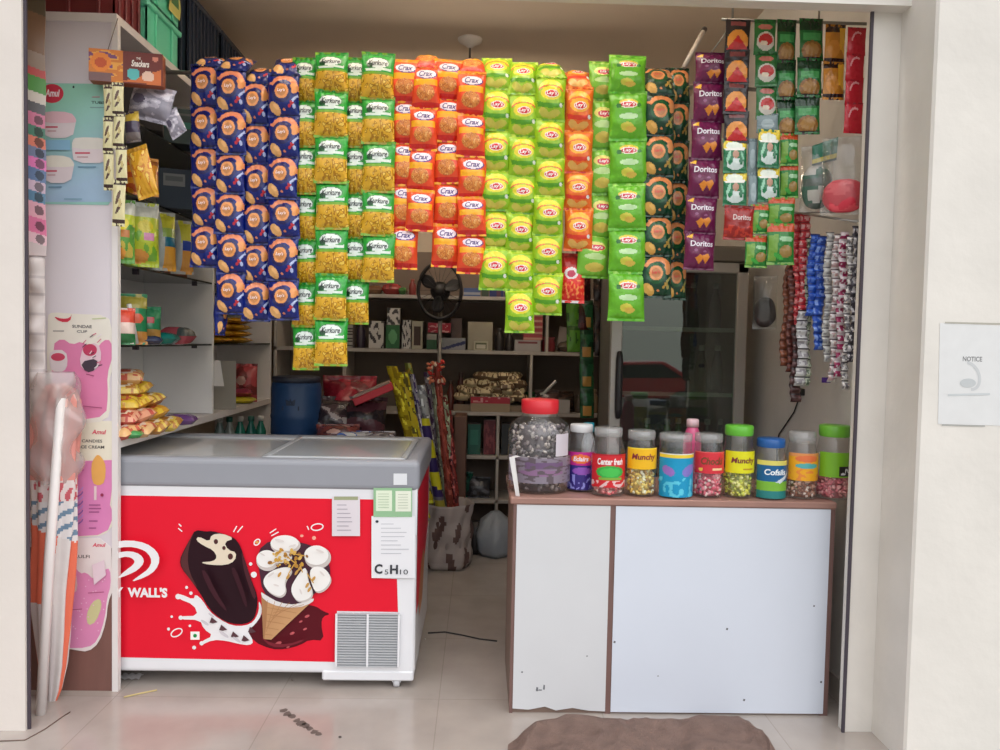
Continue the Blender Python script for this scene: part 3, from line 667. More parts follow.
RAILZ = {}
ORD = ['top', 'second', 'third', 'fourth', 'fifth', 'sixth', 'seventh', 'eighth']
def strip(kind, tops, bottom, pxc, pxw, Y, name, adj, where, group, cat='snack packet', cap=None, pxb=None, turn=0, tag_cap=True):
    """one vertical strip: every packet is its own object, named by its place in the strip"""
    q = KINDS[kind]; edges = list(tops)+[bottom]
    n = len(tops)+(1 if cap else 0); k = 0; out = []
    def lab(i):
        if n == 1: return '%s %s' % (adj, where)
        if i == 0: return 'topmost %s of %s' % (adj, where)
        if i == n-1: return 'lowest %s of %s' % (adj, where)
        return '%s, %s from the top of %s' % (adj, ORD[i], where)
    sp = edges[-1]-(cap or edges[0])
    def X(y): return pxc+(0 if pxb is None else (pxb-pxc)*(y-(cap or edges[0]))/max(sp, 1))
    s = pxm(Y)
    if cap:
        vis = edges[0]-cap; full = max(edges[1]-edges[0], vis+2) if len(edges) > 1 else 40
        p = P(X(edges[0]), edges[0]+2, Y-.004); hh = full*s; th = math.acos(min(.98, (vis+2)/full))
        me = q['me'][rnd.randrange(len(q['me']))]
        # folded back over the rail: bottom edge stays, top edge tips away from the street
        o = link(me, name, (p.x, p.y+hh*math.sin(th), p.z+hh*math.cos(th)), (-th, 0, rnd.uniform(-.05, .05)), (pxw*s/q['w'], 1, hh/q['h']))
        tag(o, lab(0), cat, group); k = 1; out.append(o)
    for i in range(len(tops)):
        y0, y1 = edges[i], edges[i+1]
        p = P(X(y0)+rnd.uniform(-.5, .5), y0-.5, Y+rnd.uniform(-.006, .006)); hh = (y1-y0+2.5)*s
        me = q['me'][rnd.randrange(len(q['me']))]
        o = link(me, name, p, (rnd.uniform(-.07, .03), rnd.uniform(-.03, .03), turn+rnd.uniform(-.09, .09)), (pxw*s/q['w'], 1, hh/q['h']))
        tag(o, lab(i+k), cat, group); out.append(o)
    return out
YC = 2.99
cp = 'chips_packet'
gb = 'blue chips packets'
strip('blue', [65, 105, 146, 186, 225], 265, 205, 29, YC+.03, cp, 'blue chips packet', 'the leftmost blue strip', gb, cap=50)
strip('blue', [69, 110, 152, 192, 232, 272], 312, 231, 30, YC, cp, 'blue chips packet', 'the second blue strip from the left', gb, cap=49)
strip('blue', [82, 123, 163, 203, 243, 281], 319, 256, 28, YC+.02, cp, 'blue chips packet', 'the third blue strip from the left', gb, cap=60)
strip('blue', [74, 115, 156, 197, 236, 279], 318, 284, 31, YC-.01, cp, 'blue chips packet', 'the fourth blue strip, beside the green ones', gb, cap=50)
strip('blue', [294], 333, 220, 13, YC+.05, cp, 'blue chips packet', 'hanging edge-on below the other blue packets', gb, turn=1.0)
gg = 'green and yellow namkeen packets'
a_ = 'green-topped yellow namkeen packet'
strip('namkeen', [58, 100, 145, 192, 238, 283, 325], 368, 306, 27, YC+.025, cp, a_, 'the first namkeen strip, beside the blue', gg, turn=-.1)
strip('namkeen', [53, 90, 135, 181, 227, 274, 318], 364, 332, 33, YC-.01, cp, a_, 'the longer second namkeen strip', gg)
strip('namkeen', [58, 100, 145, 192, 236, 280], 322, 356, 27, YC+.025, cp, a_, 'the third namkeen strip', gg)
strip('namkeen', [53, 97, 142, 190, 234], 280, 379, 33, YC-.005, cp, a_, 'the fourth namkeen strip, beside the orange', gg)
go = 'orange puffs packets'; a_ = 'orange puffs packet'
strip('orange_puff', [60, 100, 142, 184, 226], 267, 406, 29, YC+.02, cp, a_, 'the first orange strip, beside the namkeen', go, pxb=404)
strip('orange_puff', [66, 107, 148, 190], 229, 426, 28, YC, cp, a_, 'the short second orange strip', go, cap=48, pxb=420)
strip('orange_puff', [60, 98, 140, 182, 224], 265, 449, 28, YC+.02, cp, a_, 'the third orange strip', go, pxb=446)
strip('orange_puff', [72, 114, 155, 197, 234], 272, 472, 29, YC, cp, a_, 'the fourth orange strip, beside the lime', go, cap=51)
gl = 'lime green chips packets'; a_ = 'lime chips packet'
strip('lime', [88, 129, 170, 209, 247], 288, 497, 31, YC+.01, cp, a_, 'the first lime strip, beside the orange', gl, cap=53, pxb=495)
strip('lime', [93, 135, 175, 212, 251, 289], 331, 524, 30, YC, cp, a_, 'the middle lime strip, the longest', gl, cap=57, pxb=519)
strip('lime', [76, 119, 157, 196, 234, 273], 313, 551, 31, YC-.01, cp, a_, 'the third lime strip', gl, cap=55, pxb=547)
gk = 'orange chips packets'
strip('orange_chip', [87, 130, 171, 208], 249, 579, 29, YC+.005, cp, 'orange chips packet', 'the orange strip between lime and green', gk, cap=62)
strip('red_puff', [254], 301, 573, 27, YC+.05, cp, 'red puffs packet', 'hanging lowest behind the orange chips strip', 'red puffs packet')
gy = 'yellow-green chips packets'
strip('yellow_green', [62, 99, 148, 193], 237, 602, 27, YC+.03, cp, 'yellow-green chips packet', 'the narrow strip beside the orange chips', gy)
strip('yellow_green', [234], 276, 594, 34, YC+.02, cp, 'yellow-green chips packet', 'swinging loose below the narrow green strip', gy, turn=.25)
strip('bright_green', [56, 92, 138, 184, 228, 272], 319, 628, 38, YC-.01, cp, 'bright green chips packet', 'the wide bright green strip', 'bright green chips packets', pxb=627)
gd = 'dark green chips packets'
strip('dark_green', [94, 134, 175, 215, 255], 296, 660, 32, YC, cp, 'dark green chips packet', 'the dark green strip beside bright green', gd, cap=62, pxb=655)
strip('dark_green', [102, 141, 181, 221, 260], 298, 679, 24, YC+.05, cp, 'dark green chips packet', 'the second dark green strip, partly behind', gd, cap=66, pxb=675)
strip('purple', [53, 82, 120, 158, 196, 232], 268, 711, 32, 2.90, cp, 'purple corn chips packet', 'the purple strip', 'purple corn chips packets', pxb=698)
# sachets on the right
YR = 2.86
sa = 'sachet'
strip('sun_sachet', [20, 50, 82, 112], 141, 738, 25, YR, sa, 'black sachet with orange sun', 'its strip', 'black and orange sachets', 'sachet', pxb=736)
strip('mint_sachet', [139, 171], 204, 735, 24, YR, sa, 'yellow-topped white and green sachet', 'left of the grey sachets', 'yellow-topped mint sachets', 'sachet')
strip('red_chip', [206], 238, 740, 31, YR-.005, cp, 'small dark red corn chips packet', 'below the mint sachets', 'red corn chips packet')
strip('red_leaf_sachet', [20, 52, 84], 117, 765, 22, YR+.01, sa, 'green sachet with red picture', 'its strip', 'green sachets with red picture', 'sachet', pxb=767)
strip('plain_sachet', [114], 131, 767, 22, YR+.01, sa, 'small grey sachet', 'between red-picture and mint sachets', None, 'sachet')
strip('mint_sachet', [130, 166], 200, 769, 23, YR, sa, 'yellow-topped white and green sachet', 'right of the grey sachets', 'yellow-topped mint sachets', 'sachet')
strip('plain_sachet', [139, 173], 206, 753, 10, YR+.015, sa, 'narrow grey sachet', 'between the two mint strips', 'narrow grey sachets', 'sachet')
strip('biscuit_sachet', [20, 60, 98], 134, 787, 20, YR+.02, sa, 'green sachet with brown biscuit', 'the left biscuit strip', 'green biscuit sachets', 'sachet', pxb=786)
strip('noodle_sachet', [134, 164], 196, 789, 19, YR+.01, sa, 'orange-topped green sachet', 'under the left biscuit strip', 'orange-topped green sachets', 'sachet')
strip('biscuit_sachet', [19, 58, 95], 132, 811, 25, YR, sa, 'green sachet with brown biscuit', 'the right biscuit strip', 'green biscuit sachets', 'sachet', pxb=806)
strip('amber_sachet', [25, 61], 98, 836, 21, YR-.02, sa, 'amber yellow sachet', 'beside the biscuit sachets', 'amber sachets', 'sachet', pxb=832)
strip('red_sachet', [28, 53, 78, 103], 131, 857, 19, 2.77, sa, 'crimson sachet', 'the strip against the shutter guide', 'crimson sachets', 'sachet', pxb=853)
gn = 'green noodle sachets'
strip('noodle_sachet', [198], 226, 782, 27, YR-.01, sa, 'wide green noodle sachet', 'with orange top, beside the mint sachets', gn, 'sachet')
strip('noodle_sachet', [205], 232, 760, 19, YR+.0, sa, 'narrow green noodle sachet', 'half behind the dark red packet', gn, 'sachet')
strip('noodle_sachet', [236], 266, 756, 24, YR-.012, sa, 'green noodle sachet', 'hanging lowest, on the left', gn, 'sachet', turn=.15)
strip('noodle_sachet', [224], 263, 781, 28, YR-.02, sa, 'green noodle sachet', 'hanging lowest, on the right', gn, 'sachet', turn=-.1)
# left end: cream sachets and loose packets by the end panel
YL = 2.86
strip('cream_sachet', [85, 118, 150], 187, 108, 10, YL, sa, 'cream and brown sachet', 'the left cream strip', 'cream sachets by the end panel', 'sachet')
strip('cream_sachet', [83, 113, 146], 180, 118, 11, YL-.01, sa, 'cream and brown sachet', 'the right cream strip', 'cream sachets by the end panel', 'sachet', pxb=122)
strip('cream_sachet', [180], 223, 120, 12, YL, sa, 'pale cream sachet', 'hanging lowest beside the shelf edge', 'cream sachets by the end panel', 'sachet')

# ------------------------------------------------------------------ rails the strips hang from
CH = mat('rail_steel', (150, 146, 140), rough=.35, metal=.7)
rl = empty('hanging_rail', (0, YC+.05, 2.40), 0, 'long steel rail carrying the strips of chips packets', 'rail')
za = P(450, 80, YC+.07).z
k = MB().tube([(-1.345, YC+.075, za), (1.40, YC+.075, za)], .008, 10, CH); kid(k, 'rod', rl)
k = MB(); p0 = P(703, 32, 3.15); p1 = P(684, 67, YC+.07)
k.tube([p1, p0], .010, 10, mat('white_rod', (206, 196, 188), rough=.4)); dd = (p0-p1)*1.2
k.tube([p0, p0+(p0-p1).normalized()*.02], .011, 10, mat('rod_end_dark', (80, 70, 66)))
kid(k, 'strut', rl, 'slanting white strut with dark end')
r2 = empty('hanging_rail', (1.0, YR+.02, 2.55), 0, 'short steel rail carrying the sachet strips on the right', 'rail')
zb = P(790, 21, YR+.03).z
kid(MB().tube([(.86, YR+.035, zb), (1.40, YR+.035, zb)], .006, 8, CH), 'rod', r2)
for x in (.90, 1.22): kid(MB().tube([(x, YR+.035, zb), (x, YR+.035, 3.05)], .004, 8, CH), 'hanger_rod', r2)
q0 = P(711, 53, 2.91)
kid(MB().tube([(q0.x, q0.y, q0.z), (.86+.05, YR+.035, zb)], .003, 6, CH), 'wire_hook', r2)
# ================================================================== jars on the counter
CLEARJ = clear('jar_plastic', (247, 247, 246), ior=1.5, rough=.06, haze=.03, bump=.25, bscale=45)
def blob(mb, c, r, col, m, rng, squash=(1, .7, .6), wrap=False):
    """one wrapped sweet: a small faceted lump, turned at random"""
    Rm = Matrix.Rotation(rng.random()*6.3, 3, 'Z') @ Matrix.Rotation(rng.random()*3.1, 3, 'X')
    vs = []; fs = []
    for k in range(1, 3):
        for i in range(6):
            a = PI*k/3; t = 2*PI*(i+.5*(k % 2))/6
            vs.append(Vector((math.sin(a)*math.cos(t)*squash[1], math.sin(a)*math.sin(t)*squash[2], math.cos(a)*squash[0])))
    vs += [Vector((0, 0, squash[0])), Vector((0, 0, -squash[0]))]
    for i in range(6):
        j = (i+1) % 6
        fs += [(i, j, 6+j), (i, 6+j, 6+i), (12, j, i), (13, 6+i, 6+j)]
    c = Vector(c); mb.add([c+Rm @ (v*r) for v in vs], fs, m, col, True)
CANDY = mat('wrapped_sweets', attr=True, rough=.28, coat=.2, var=.1, vscale=60)
def jar(px, pyt, pyb, pxw, Y, label, lidcol, lab, cand, fill=.55, name='sweet_jar', big=False, square=False, lidw=.78, rz=0, lidpx=8, group='sweet jars on the counter'):
    base = P(px, pyb, Y); s = pxm(Y); r = pxw*s/2; top = P(px, pyt, Y); z0 = cz+.0005; h = top.z-z0
    j = empty(name, (base.x, Y, z0), rz, label, 'jar', group)
    lr = r*lidw; lh = lidpx*s; hb = h-lh
    ang = lambda a, z: 1
    if square: ang = lambda a, z: min(1.0/max(abs(math.cos(a)), abs(math.sin(a))), 1.16)*.93 if z < hb*.8 else 1
    B = MB(); o = r*.985
    B.lathe([(0, .002), (o*.93, .002), (o, .012), (o, hb*.52)]+[(o*(1-.022*(i % 2)), hb*(.54+.022*i)) for i in range(7)]+[(o*.985, hb*.74), (o*.90, hb*.84), (lr*1.02, hb*.93), (lr*.97, hb*.95), (lr*.97, hb)], n=40, m=CLEARJ, rfun=ang)
    B.build('jar_body', j)
    if lidcol:
        Lm = mat('lid_%d_%d_%d' % lidcol, lidcol, rough=.35); Lb = MB()
        Lb.lathe([(lr, hb-lh*.25), (lr*1.04, hb), (lr*1.04, h-.004), (lr*.97, h), (0, h)], n=48, m=Lm, rfun=lambda a, z: 1+.012*math.cos(24*a))
        Lb.build('lid', j)
    else:
        Lb = MB(); Lb.lathe([(lr, hb-lh*.25), (lr*1.03, hb), (lr*1.03, h-.003), (lr*.95, h), (0, h)], n=36, m=clear('lid_clear', (236, 236, 236), rough=.15, haze=.25)); Lb.build('lid', j)
    rng = random.Random(int(px*7)); cb = MB(); csz = .0085 if not big else .010
    fh = hb*fill; npc = 300 if not big else 500
    core = MB(); 
    for i in range(npc):
        t = rng.random()*2*PI; q = (.60+.40*rng.random()**.5)*(r*.90-csz*.6); z = .012+rng.random()*(fh-.012)
        if i > npc*.85: q = rng.random()*r*.85; z = fh+rng.uniform(-.004, .004)
        blob(cb, (q*math.cos(t), q*math.sin(t), z), csz*rng.uniform(.8, 1.25), tuple(min(255, int(q_*1.12+14)) for q_ in rng.choice(cand)), CANDY, rng)
    cb.lathe([(0, .006), (r*.6, .006), (r*.6, fh-.004), (0, fh-.002)], n=16, m=CANDY, col=cand[0])
    tag(cb.build('sweets', j), kind='stuff')
    if big:
        lb = MB()
        lb.grid(lambda u, v: (r*1.006*math.cos(-PI/2+.45+u*.55), r*1.006*math.sin(-PI/2+.45+u*.55), hb*(.74-.27*v)), 12, 10, None, PAPER, col=(206, 198, 206)); lb.build('sticker', j)['label'] = 'pale blank sticker'
    if lab:
        z0l, z1l, pf, texts = lab
        Lz0, Lz1 = z0l*hb, z1l*hb; lb = MB(); wr = r*1.004; span = 2.5
        def at(u, v, e=0):
            a = -PI/2+(u-.5)*span; rr = (wr+e)*ang(a, 0)
            return Vector((rr*math.cos(a), rr*math.sin(a), Lz1+(Lz0-Lz1)*v))
        lb.grid(lambda u, v: at(u, v), 44, 40, pf, GLOSSP, flip=False)
        for (txt, cx, cy, tw, th, col, sh) in texts:
            lb.text(txt, tw, th, lambda x, y: at(cx+x, cy-y, .0008), mat('ink_%d_%d_%d' % col, col, rough=.4), shear=sh, bold=.03)
        lb.build('label', j)
    return j
YJ = 2.855
# (px, top, bottom, width)
jar(538, 399, 496, 64, 2.93, 'big clear jar with red lid and dark wrapped sweets, left end of counter', (206, 36, 48),
    (.14, .46, paint((134, 124, 138), rect(.0, 0, 1, .04, (150, 142, 150)), rect(.3, .2, .8, .45, (110, 84, 120)), ell(.5, .6, .3, .12, (140, 104, 140)), lambda x, y: (96, 84, 92) if noise.noise(Vector((x*9, y*9, 1))) > .15 else None), []),
    [(96, 86, 92), (120, 110, 112), (140, 132, 130), (80, 70, 78), (176, 166, 160)], .80, big=True, lidw=.56, lidpx=11)
purp = paint((56, 44, 130), rect(0, 0, 1, .34, (196, 40, 140)), ell(.45, .18, .3, .12, (240, 120, 60)), ell(.5, .5, .3, .10, (150, 90, 190)), lambda x, y: (150, 150, 226) if y > .6 and noise.noise(Vector((x*10, y*9, 2))) > .22 else None)
jar(580, 424, 491, 28, 2.93, 'slim jar with purple label beside the big red-lidded jar', (206, 206, 208), (.04, .66, purp, [('Eclairs', .45, .18, .44, .12, (250, 240, 250), .2)]), [(70, 60, 150), (60, 50, 120)], .5, lidpx=6)
cf = paint((206, 36, 46), rect(0, 0, 1, .06, (180, 26, 40)), ell(.5, .54, .34, .19, (56, 168, 70)), ell(.5, .54, .26, .13, (70, 190, 80)), rect(.22, .70, .8, .77, (130, 170, 60)), lambda x, y: (230, 190, 190) if y > .8 and noise.noise(Vector((x*9, y*9, 3))) > .1 else None)
jar(607, 427, 493, 35, YJ, 'clear jar with red label and green oval', None, (.16, .70, cf, [('Center fresh', .5, .22, .62, .20, (250, 240, 240), .1)]), [(226, 130, 130), (206, 90, 96), (226, 190, 180)], .60, lidpx=7)
mu = paint((240, 186, 26), rect(0, 0, 1, .04, (250, 220, 60)))
jar(640, 430, 496, 31, YJ, 'clear jar with golden yellow label over cream and yellow sweets', None, (.48, .84, mu, [('Munchy', .5, .45, .66, .36, (130, 34, 50), .2)]), [(216, 190, 90), (226, 206, 130), (150, 116, 50), (190, 150, 60), (236, 226, 190)], .52, lidpx=7, lidw=.86)
cy = paint((16, 150, 196), rect(0, 0, 1, .10, (236, 206, 60)), rect(0, 0, 1, .03, (220, 220, 210)), ell(.25, .4, .16, .10, (150, 110, 190), .5), ell(.75, .38, .2, .12, (130, 120, 200), -.5), lambda x, y: (90, 200, 226) if y > .55 and noise.noise(Vector((x*8, y*8, 4))) > .15 else None)
jar(674, 433, 499, 36, YJ-.01, 'clear jar with bright cyan blue label', None, (.03, .78, cy, []), [(30, 160, 200), (60, 180, 216)], .5, lidpx=6, lidw=.88)
rd = paint((214, 50, 62), rect(0, 0, 1, .04, (230, 90, 90)), ell(.2, .82, .06, .08, (250, 200, 80)), rect(.5, .74, .8, .86, (250, 210, 160)))
jar(707, 433, 498, 31, YJ, 'clear jar with red label over pink sweets', None, (.44, .82, rd, [('Chocki', .5, .42, .6, .34, (120, 70, 40), .2)]), [(216, 100, 120), (226, 150, 160), (190, 60, 90), (236, 196, 190)], .46, lidpx=7, lidw=.86)
ye = paint((226, 222, 30), rect(.5, .78, .82, .84, (190, 150, 30)))
jar(737, 425, 498, 31, YJ, 'clear jar with lime lid, yellow label and lime sweets', (98, 182, 54), (.40, .74, ye, [('Munchy', .52, .45, .66, .34, (120, 40, 50), .2)]), [(206, 206, 70), (176, 190, 60), (226, 226, 140), (120, 130, 50)], .44, lidpx=8, lidw=.86)
cb_ = paint((18, 96, 150), rect(0, 0, 1, .12, (226, 216, 110)), rect(0, .56, 1, .80, (126, 186, 60)), ell(.3, .9, .2, .08, (200, 220, 226)), ell(.75, .9, .2, .08, (190, 150, 110)), poly([(.5, .56), (1, .26), (1, .34), (.62, .60)], (214, 226, 236)), rect(0, .8, 1, 1, (40, 130, 130)))
jar(769, 438, 499, 32, YJ-.01, 'clear jar with blue lid and blue and green label', (36, 92, 160), (.03, .74, cb_, [('Cofsils', .5, .30, .56, .16, (240, 246, 250), .1)]), [(60, 130, 130), (200, 214, 214), (190, 160, 130)], .3, lidpx=7, lidw=.82)
ora = paint((240, 172, 36), rect(0, 0, 1, .12, (226, 150, 90)), ell(.5, .2, .32, .12, (232, 120, 70)), ell(.5, .46, .3, .10, (90, 180, 180)), lambda x, y: (232, 140, 60) if y > .55 and noise.noise(Vector((x*8, y*8, 5))) > .2 else None)
jar(800, 431, 499, 32, YJ, 'clear jar with clear lid and orange label over brown sweets', None, (.33, .80, ora, []), [(150, 96, 70), (196, 150, 130), (206, 190, 180), (120, 70, 50)], .36, lidpx=9, lidw=.8)
gl_ = paint((122, 182, 44), rect(.0, .62, .10, .8, (122, 182, 44)), rect(.46, .56, 1, .96, (40, 36, 38)), ell(.55, .86, .06, .05, (220, 220, 226)))
jar(832, 425, 500, 35, YJ, 'clear jar with green lid, green label and pink sweets, right end of counter', (104, 172, 50), (.36, .74, gl_, [('Pulse', .72, .72, .26, .16, (236, 236, 236), .1)]), [(206, 110, 120), (226, 150, 150), (180, 80, 96)], .36, lidpx=9, lidw=.82)
# pink bottle behind the jars
q = P(692, 490, 3.07); bt = empty('bottle', (q.x, 3.09, cz+.0005), 0, 'pink plastic bottle with pale pink cap standing behind the jars', 'bottle')
hh = P(692, 419, 3.09).z-cz
MB().lathe([(0, 0), (.032, 0), (.036, .01), (.036, hh*.62), (.034, hh*.74), (.022, hh*.86), (.018, hh*.9)], n=24, m=mat('pink_plastic', (224, 92, 140), rough=.3, coat=.3)).build('bottle_body', bt)
MB().lathe([(.018, hh*.88), (.024, hh*.88), (.024, hh*.99), (.02, hh), (0, hh)], n=24, m=mat('pale_pink_cap', (236, 200, 206), rough=.4)).build('cap', bt)
# white card slip leaning on the big jar
p = MB(); a, c = P(511, 458, 2.80), P(517, 492, 2.79); 
p.prism([(c.x-.004, 2.795, cz+.001), (c.x+.010, 2.785, cz+.001), (a.x+.014, 2.808, a.z), (a.x-.006, 2.816, a.z)], (.0, .0015, .0005), PAPER, (232, 230, 230))
p.prism([(a.x+.014, 2.808, a.z), (a.x-.006, 2.816, a.z), (a.x+.02, 2.84, a.z+.004), (a.x+.036, 2.830, a.z+.002)], (.0, .0015, -.0008), PAPER, (222, 220, 222))
tag(p.build('paper_slip'), 'folded white paper slip leaning against the big jar', 'paper')
tl = empty('bottle', (P(588, 470, 3.16).x, 3.17, cz+.0005), 0, 'small bottle with teal cap behind the slim purple jar', 'bottle')
MB().lathe([(0, 0), (.026, 0), (.028, .01), (.028, .15), (.016, .19), (.016, .20)], n=20, m=mat('milky_plastic', (196, 200, 206), rough=.3)).build('bottle_body', tl)
MB().lathe([(.02, .195), (.022, .2), (.022, .232), (0, .234)], n=20, m=mat('teal_cap', (24, 140, 160), rough=.35)).build('cap', tl)

# ================================================================== things at the left: posters, banner, parasol, hanging box
YP = 2.9215
def bend(Y): return Decal(Y, PAPER)
def poster(name, label, outline, fill, draw):
    D = Decal(YP-.0015, PAPER)
    out = [P(x, y, YP-.0015) for x, y in outline]
    D.mb.prism(out[::-1], (0, .0012, 0), PAPER, fill); draw(D)
    return tag(D.mb.build(name), label, 'poster', 'ice cream posters on the end panel')
def dr1(D):
    bgf = ramp((150, 206, 184), (162, 190, 216))
    o = [P(x, y, YP-.0018) for x, y in ((42, 83), (113, 83), (42, 205), (113, 205))]
    D.k = 1
    D.mb.grid(lambda u, v: D.pt(42.5+u*70, 84+v*118), 30, 50, lambda u, v: tuple(bgf(u, min(1, max(0, v*1.25-.1+(u-.5)*.3)))[i] for i in range(3)), PAPER, flip=False)
    D.ell(52, 93.5, 11.5, 9.5, (206, 50, 74)); D.text('Amul', 52.5, 93, 14, 7, (246, 232, 236), .03, .2)
    D.ell(73.5, 87, 1, 1.3, (40, 60, 56))
    D.text('TUBS', 98, 102.5, 13, 2.6, (60, 90, 84), .02); D.line(90, 107.5, 104, 107.5, .9, (130, 160, 160)); D.line(92, 97, 100, 97, .8, (196, 110, 130))
    for (x0, y0, w, h, top) in ((42.5, 111, 34, 27, (232, 190, 200)), (72, 137, 40, 26, (226, 220, 212)), (42.5, 155, 32, 28, (232, 226, 214))):
        D.poly(smooth([(x0, y0+4), (x0+4, y0), (x0+w-6, y0+1), (x0+w, y0+8), (x0+w-1, y0+13), (x0+w-4, y0+h), (x0+2, y0+h), (x0, y0+13)], 1), (226, 212, 216))
        D.poly(smooth([(x0, y0+5), (x0+4, y0), (x0+w-6, y0+1), (x0+w, y0+9), (x0+w-1, y0+12), (x0, y0+12)], 1), top)
        D.line(x0+3, y0+16, x0+w*.45, y0+16, 1.6, (206, 80, 104)); D.line(x0+5, y0+20, x0+w*.4, y0+20, .9, (190, 130, 140)); D.line(x0+6, y0+h+4, x0+w*.6, y0+h+4, 1, (90, 130, 160))
    D.rect(43, 140, 70, 150, (140, 186, 214)); D.line(64, 199, 82, 199, .9, (110, 150, 170))
poster('poster', 'mint and pale blue ice cream tub poster, uppermost on the end panel', [(42, 83), (112, 84), (113, 198), (108, 205), (42, 204)], (150, 200, 190), dr1)
def dr2(D):
    D.poly(smooth([(52, 345), (62, 338), (72, 345), (82, 341), (95, 352), (103, 340), (111, 340), (113, 355), (107, 375), (108, 395), (106, 416), (80, 420), (52, 420)], 1), (222, 130, 172))
    D.poly(smooth([(53, 316), (62, 319), (70, 318), (72, 313), (70, 322), (60, 322)], 1), (206, 52, 76))
    D.text('SUNDAE', 82, 326.5, 19, 3, (70, 66, 72), .015); D.text('CUP', 82, 331.5, 10, 2.6, (70, 66, 72), .015); D.line(53, 331, 64, 331, .8, (120, 110, 116)); D.line(92, 319, 106, 318, 1, (190, 200, 150))
    D.poly(smooth([(50, 350), (66, 350), (68, 364), (64, 372), (52, 372), (49, 362)], 1), (226, 214, 216)); D.ell(58, 357, 7, 4, (206, 70, 100)); 
    D.poly(smooth([(83, 346), (98, 342), (102, 356), (97, 370), (86, 372), (79, 364)], 1), (226, 196, 206)); D.ell(90, 350, 7, 6, (196, 60, 96)); D.poly(smooth([(80, 362), (98, 358), (96, 370), (86, 373)], 1), (66, 52, 66))
    for i in range(14): D.line(*(lambda x, y: (x, y, x+pr.uniform(2, 5), y-pr.uniform(1, 4)))(pr.uniform(82, 100), pr.uniform(335, 370)), .8, pr.choice([(60, 50, 60), (236, 226, 230), (206, 80, 120)]))
    D.line(83, 406, 102, 408, .9, (170, 80, 120)); D.line(86, 374, 94, 376, .8, (150, 60, 100))
poster('poster', 'die-cut pink sundae poster below the mint poster', smooth([(47, 316), (52, 312), (75, 314), (108, 315), (112, 330), (115, 345), (113, 368), (109, 380), (111, 405), (107, 421), (80, 424), (47, 424)], 1), (232, 226, 214), dr2)
def dr3(D):
    D.poly([(66, 462), (80, 461), (112, 460), (113, 480), (110, 505), (114, 515), (108, 530), (98, 535), (66, 537)], (222, 134, 186))
    D.text('Amul', 99, 432, 14, 4.5, (214, 70, 96), .03, .2); D.text('CANDIES', 92, 441, 20, 3, (80, 76, 74), .015); D.text('ICE CREAM', 92, 447, 24, 3, (80, 76, 74), .015)
    D.poly(smooth([(91, 465), (94, 458), (98, 454), (103, 459), (106, 466), (105, 482), (99, 486), (92, 483)], 1), (232, 172, 90)); D.rect(94, 486, 96.5, 500, (230, 206, 206))
    for i in range(8): D.ring(74, 490+i*4.6, 9, 3.2, 1.3, (150, 96, 170) if i % 2 else (200, 150, 214), -.35, .0, PI*.8, 10)
    for y in (505, 508.5, 512, 521, 528): D.line(89, y, 98+pr.uniform(-3, 3), y, 1, (160, 80, 130))
    D.line(72, 470, 84, 470, 2, (206, 110, 170)); D.ell(102, 495, 1.6, 1.6, (150, 40, 80))
poster('poster', 'cream and pink candies poster with orange ice lolly, below the sundae poster', [(66, 421), (112, 421), (114, 455), (115, 480), (111, 505), (115, 513), (113, 525), (106, 533), (98, 536), (66, 538)], (234, 228, 208), dr3)
def dr4(D):
    D.poly(smooth([(64, 572), (72, 562), (80, 574), (86, 572), (94, 580), (104, 570), (110, 568), (111, 585), (107, 598), (105, 618), (98, 640), (88, 648), (64, 648)], 1), (222, 140, 184))
    D.text('Amul', 99, 545, 13, 4, (214, 70, 96), .03, .2); D.text('KULFI', 82, 556.5, 15, 3.2, (90, 84, 86), .015)
    D.poly(smooth([(86, 615), (92, 602), (100, 598), (102, 606), (96, 622), (88, 626)], 1), (206, 202, 150)); D.poly(smooth([(70, 566), (76, 572), (78, 590), (72, 594)], 1), (226, 190, 190))
    for i in range(30): x, y = pr.uniform(66, 106), pr.uniform(572, 640); D.ell(x, y, .7, .7, (236, 190, 214), n=6)
    D.poly([(92, 565), (104, 560), (106, 575), (94, 585)], (228, 206, 216)); D.line(88, 593, 104, 592, .8, (170, 80, 120)); D.line(70, 610, 82, 609, .8, (170, 80, 120))
poster('poster', 'pink and white kulfi poster with wavy edge, lowest on the end panel', smooth([(64, 538), (111, 538), (112, 575), (113, 590), (108, 602), (106, 622), (99, 643), (88, 652), (75, 650), (64, 648)], 1), (232, 222, 220), dr4)

# hanging price banner seen edge-on between the shutter guide and the end panel
bcols = [(0, .07, (96, 84, 66)), (.07, .22, (128, 96, 72)), (.22, .28, (150, 130, 116)), (.28, .31, (190, 80, 80)), (.31, .37, (84, 146, 70)), (.37, .41, (206, 196, 186)), (.41, .45, (90, 88, 92)), (.45, .50, (206, 120, 150)), (.50, .54, (80, 130, 110)), (.54, .58, (224, 130, 110)), (.58, .62, (120, 130, 160)), (.62, .66, (222, 120, 180)), (.66, .71, (96, 120, 160)), (.71, .75, (206, 180, 200)), (.75, .79, (90, 130, 160)), (.79, .85, (228, 170, 186)), (.85, .91, (222, 120, 160)), (.91, .95, (230, 190, 200)), (.95, 1.01, (206, 190, 190))]
def bpf(x, y):
    yy = y+(x-.5)*-.02
    for a, c, col in bcols:
        if a <= yy < c:
            if .45 < yy < .95 and ((x-.72)/.2)**2+((yy-(a+c)/2)/.018)**2 < 1: return tuple(int(k*.55) for k in col)
            return col
    return bcols[-1][2] if yy > .5 else bcols[0][2]
bn = MB(); b0, b1 = P(27.5, -4, 2.83), P(45, 256, 2.80)
bn.grid(lambda u, v: (P(26, 100, 2.815).x+u*(18*pxm(2.8)), 2.79+.03*u+.004*math.sin(v*22), b0.z+(b1.z-b0.z)*v), 24, 240, bpf, GLOSSP)
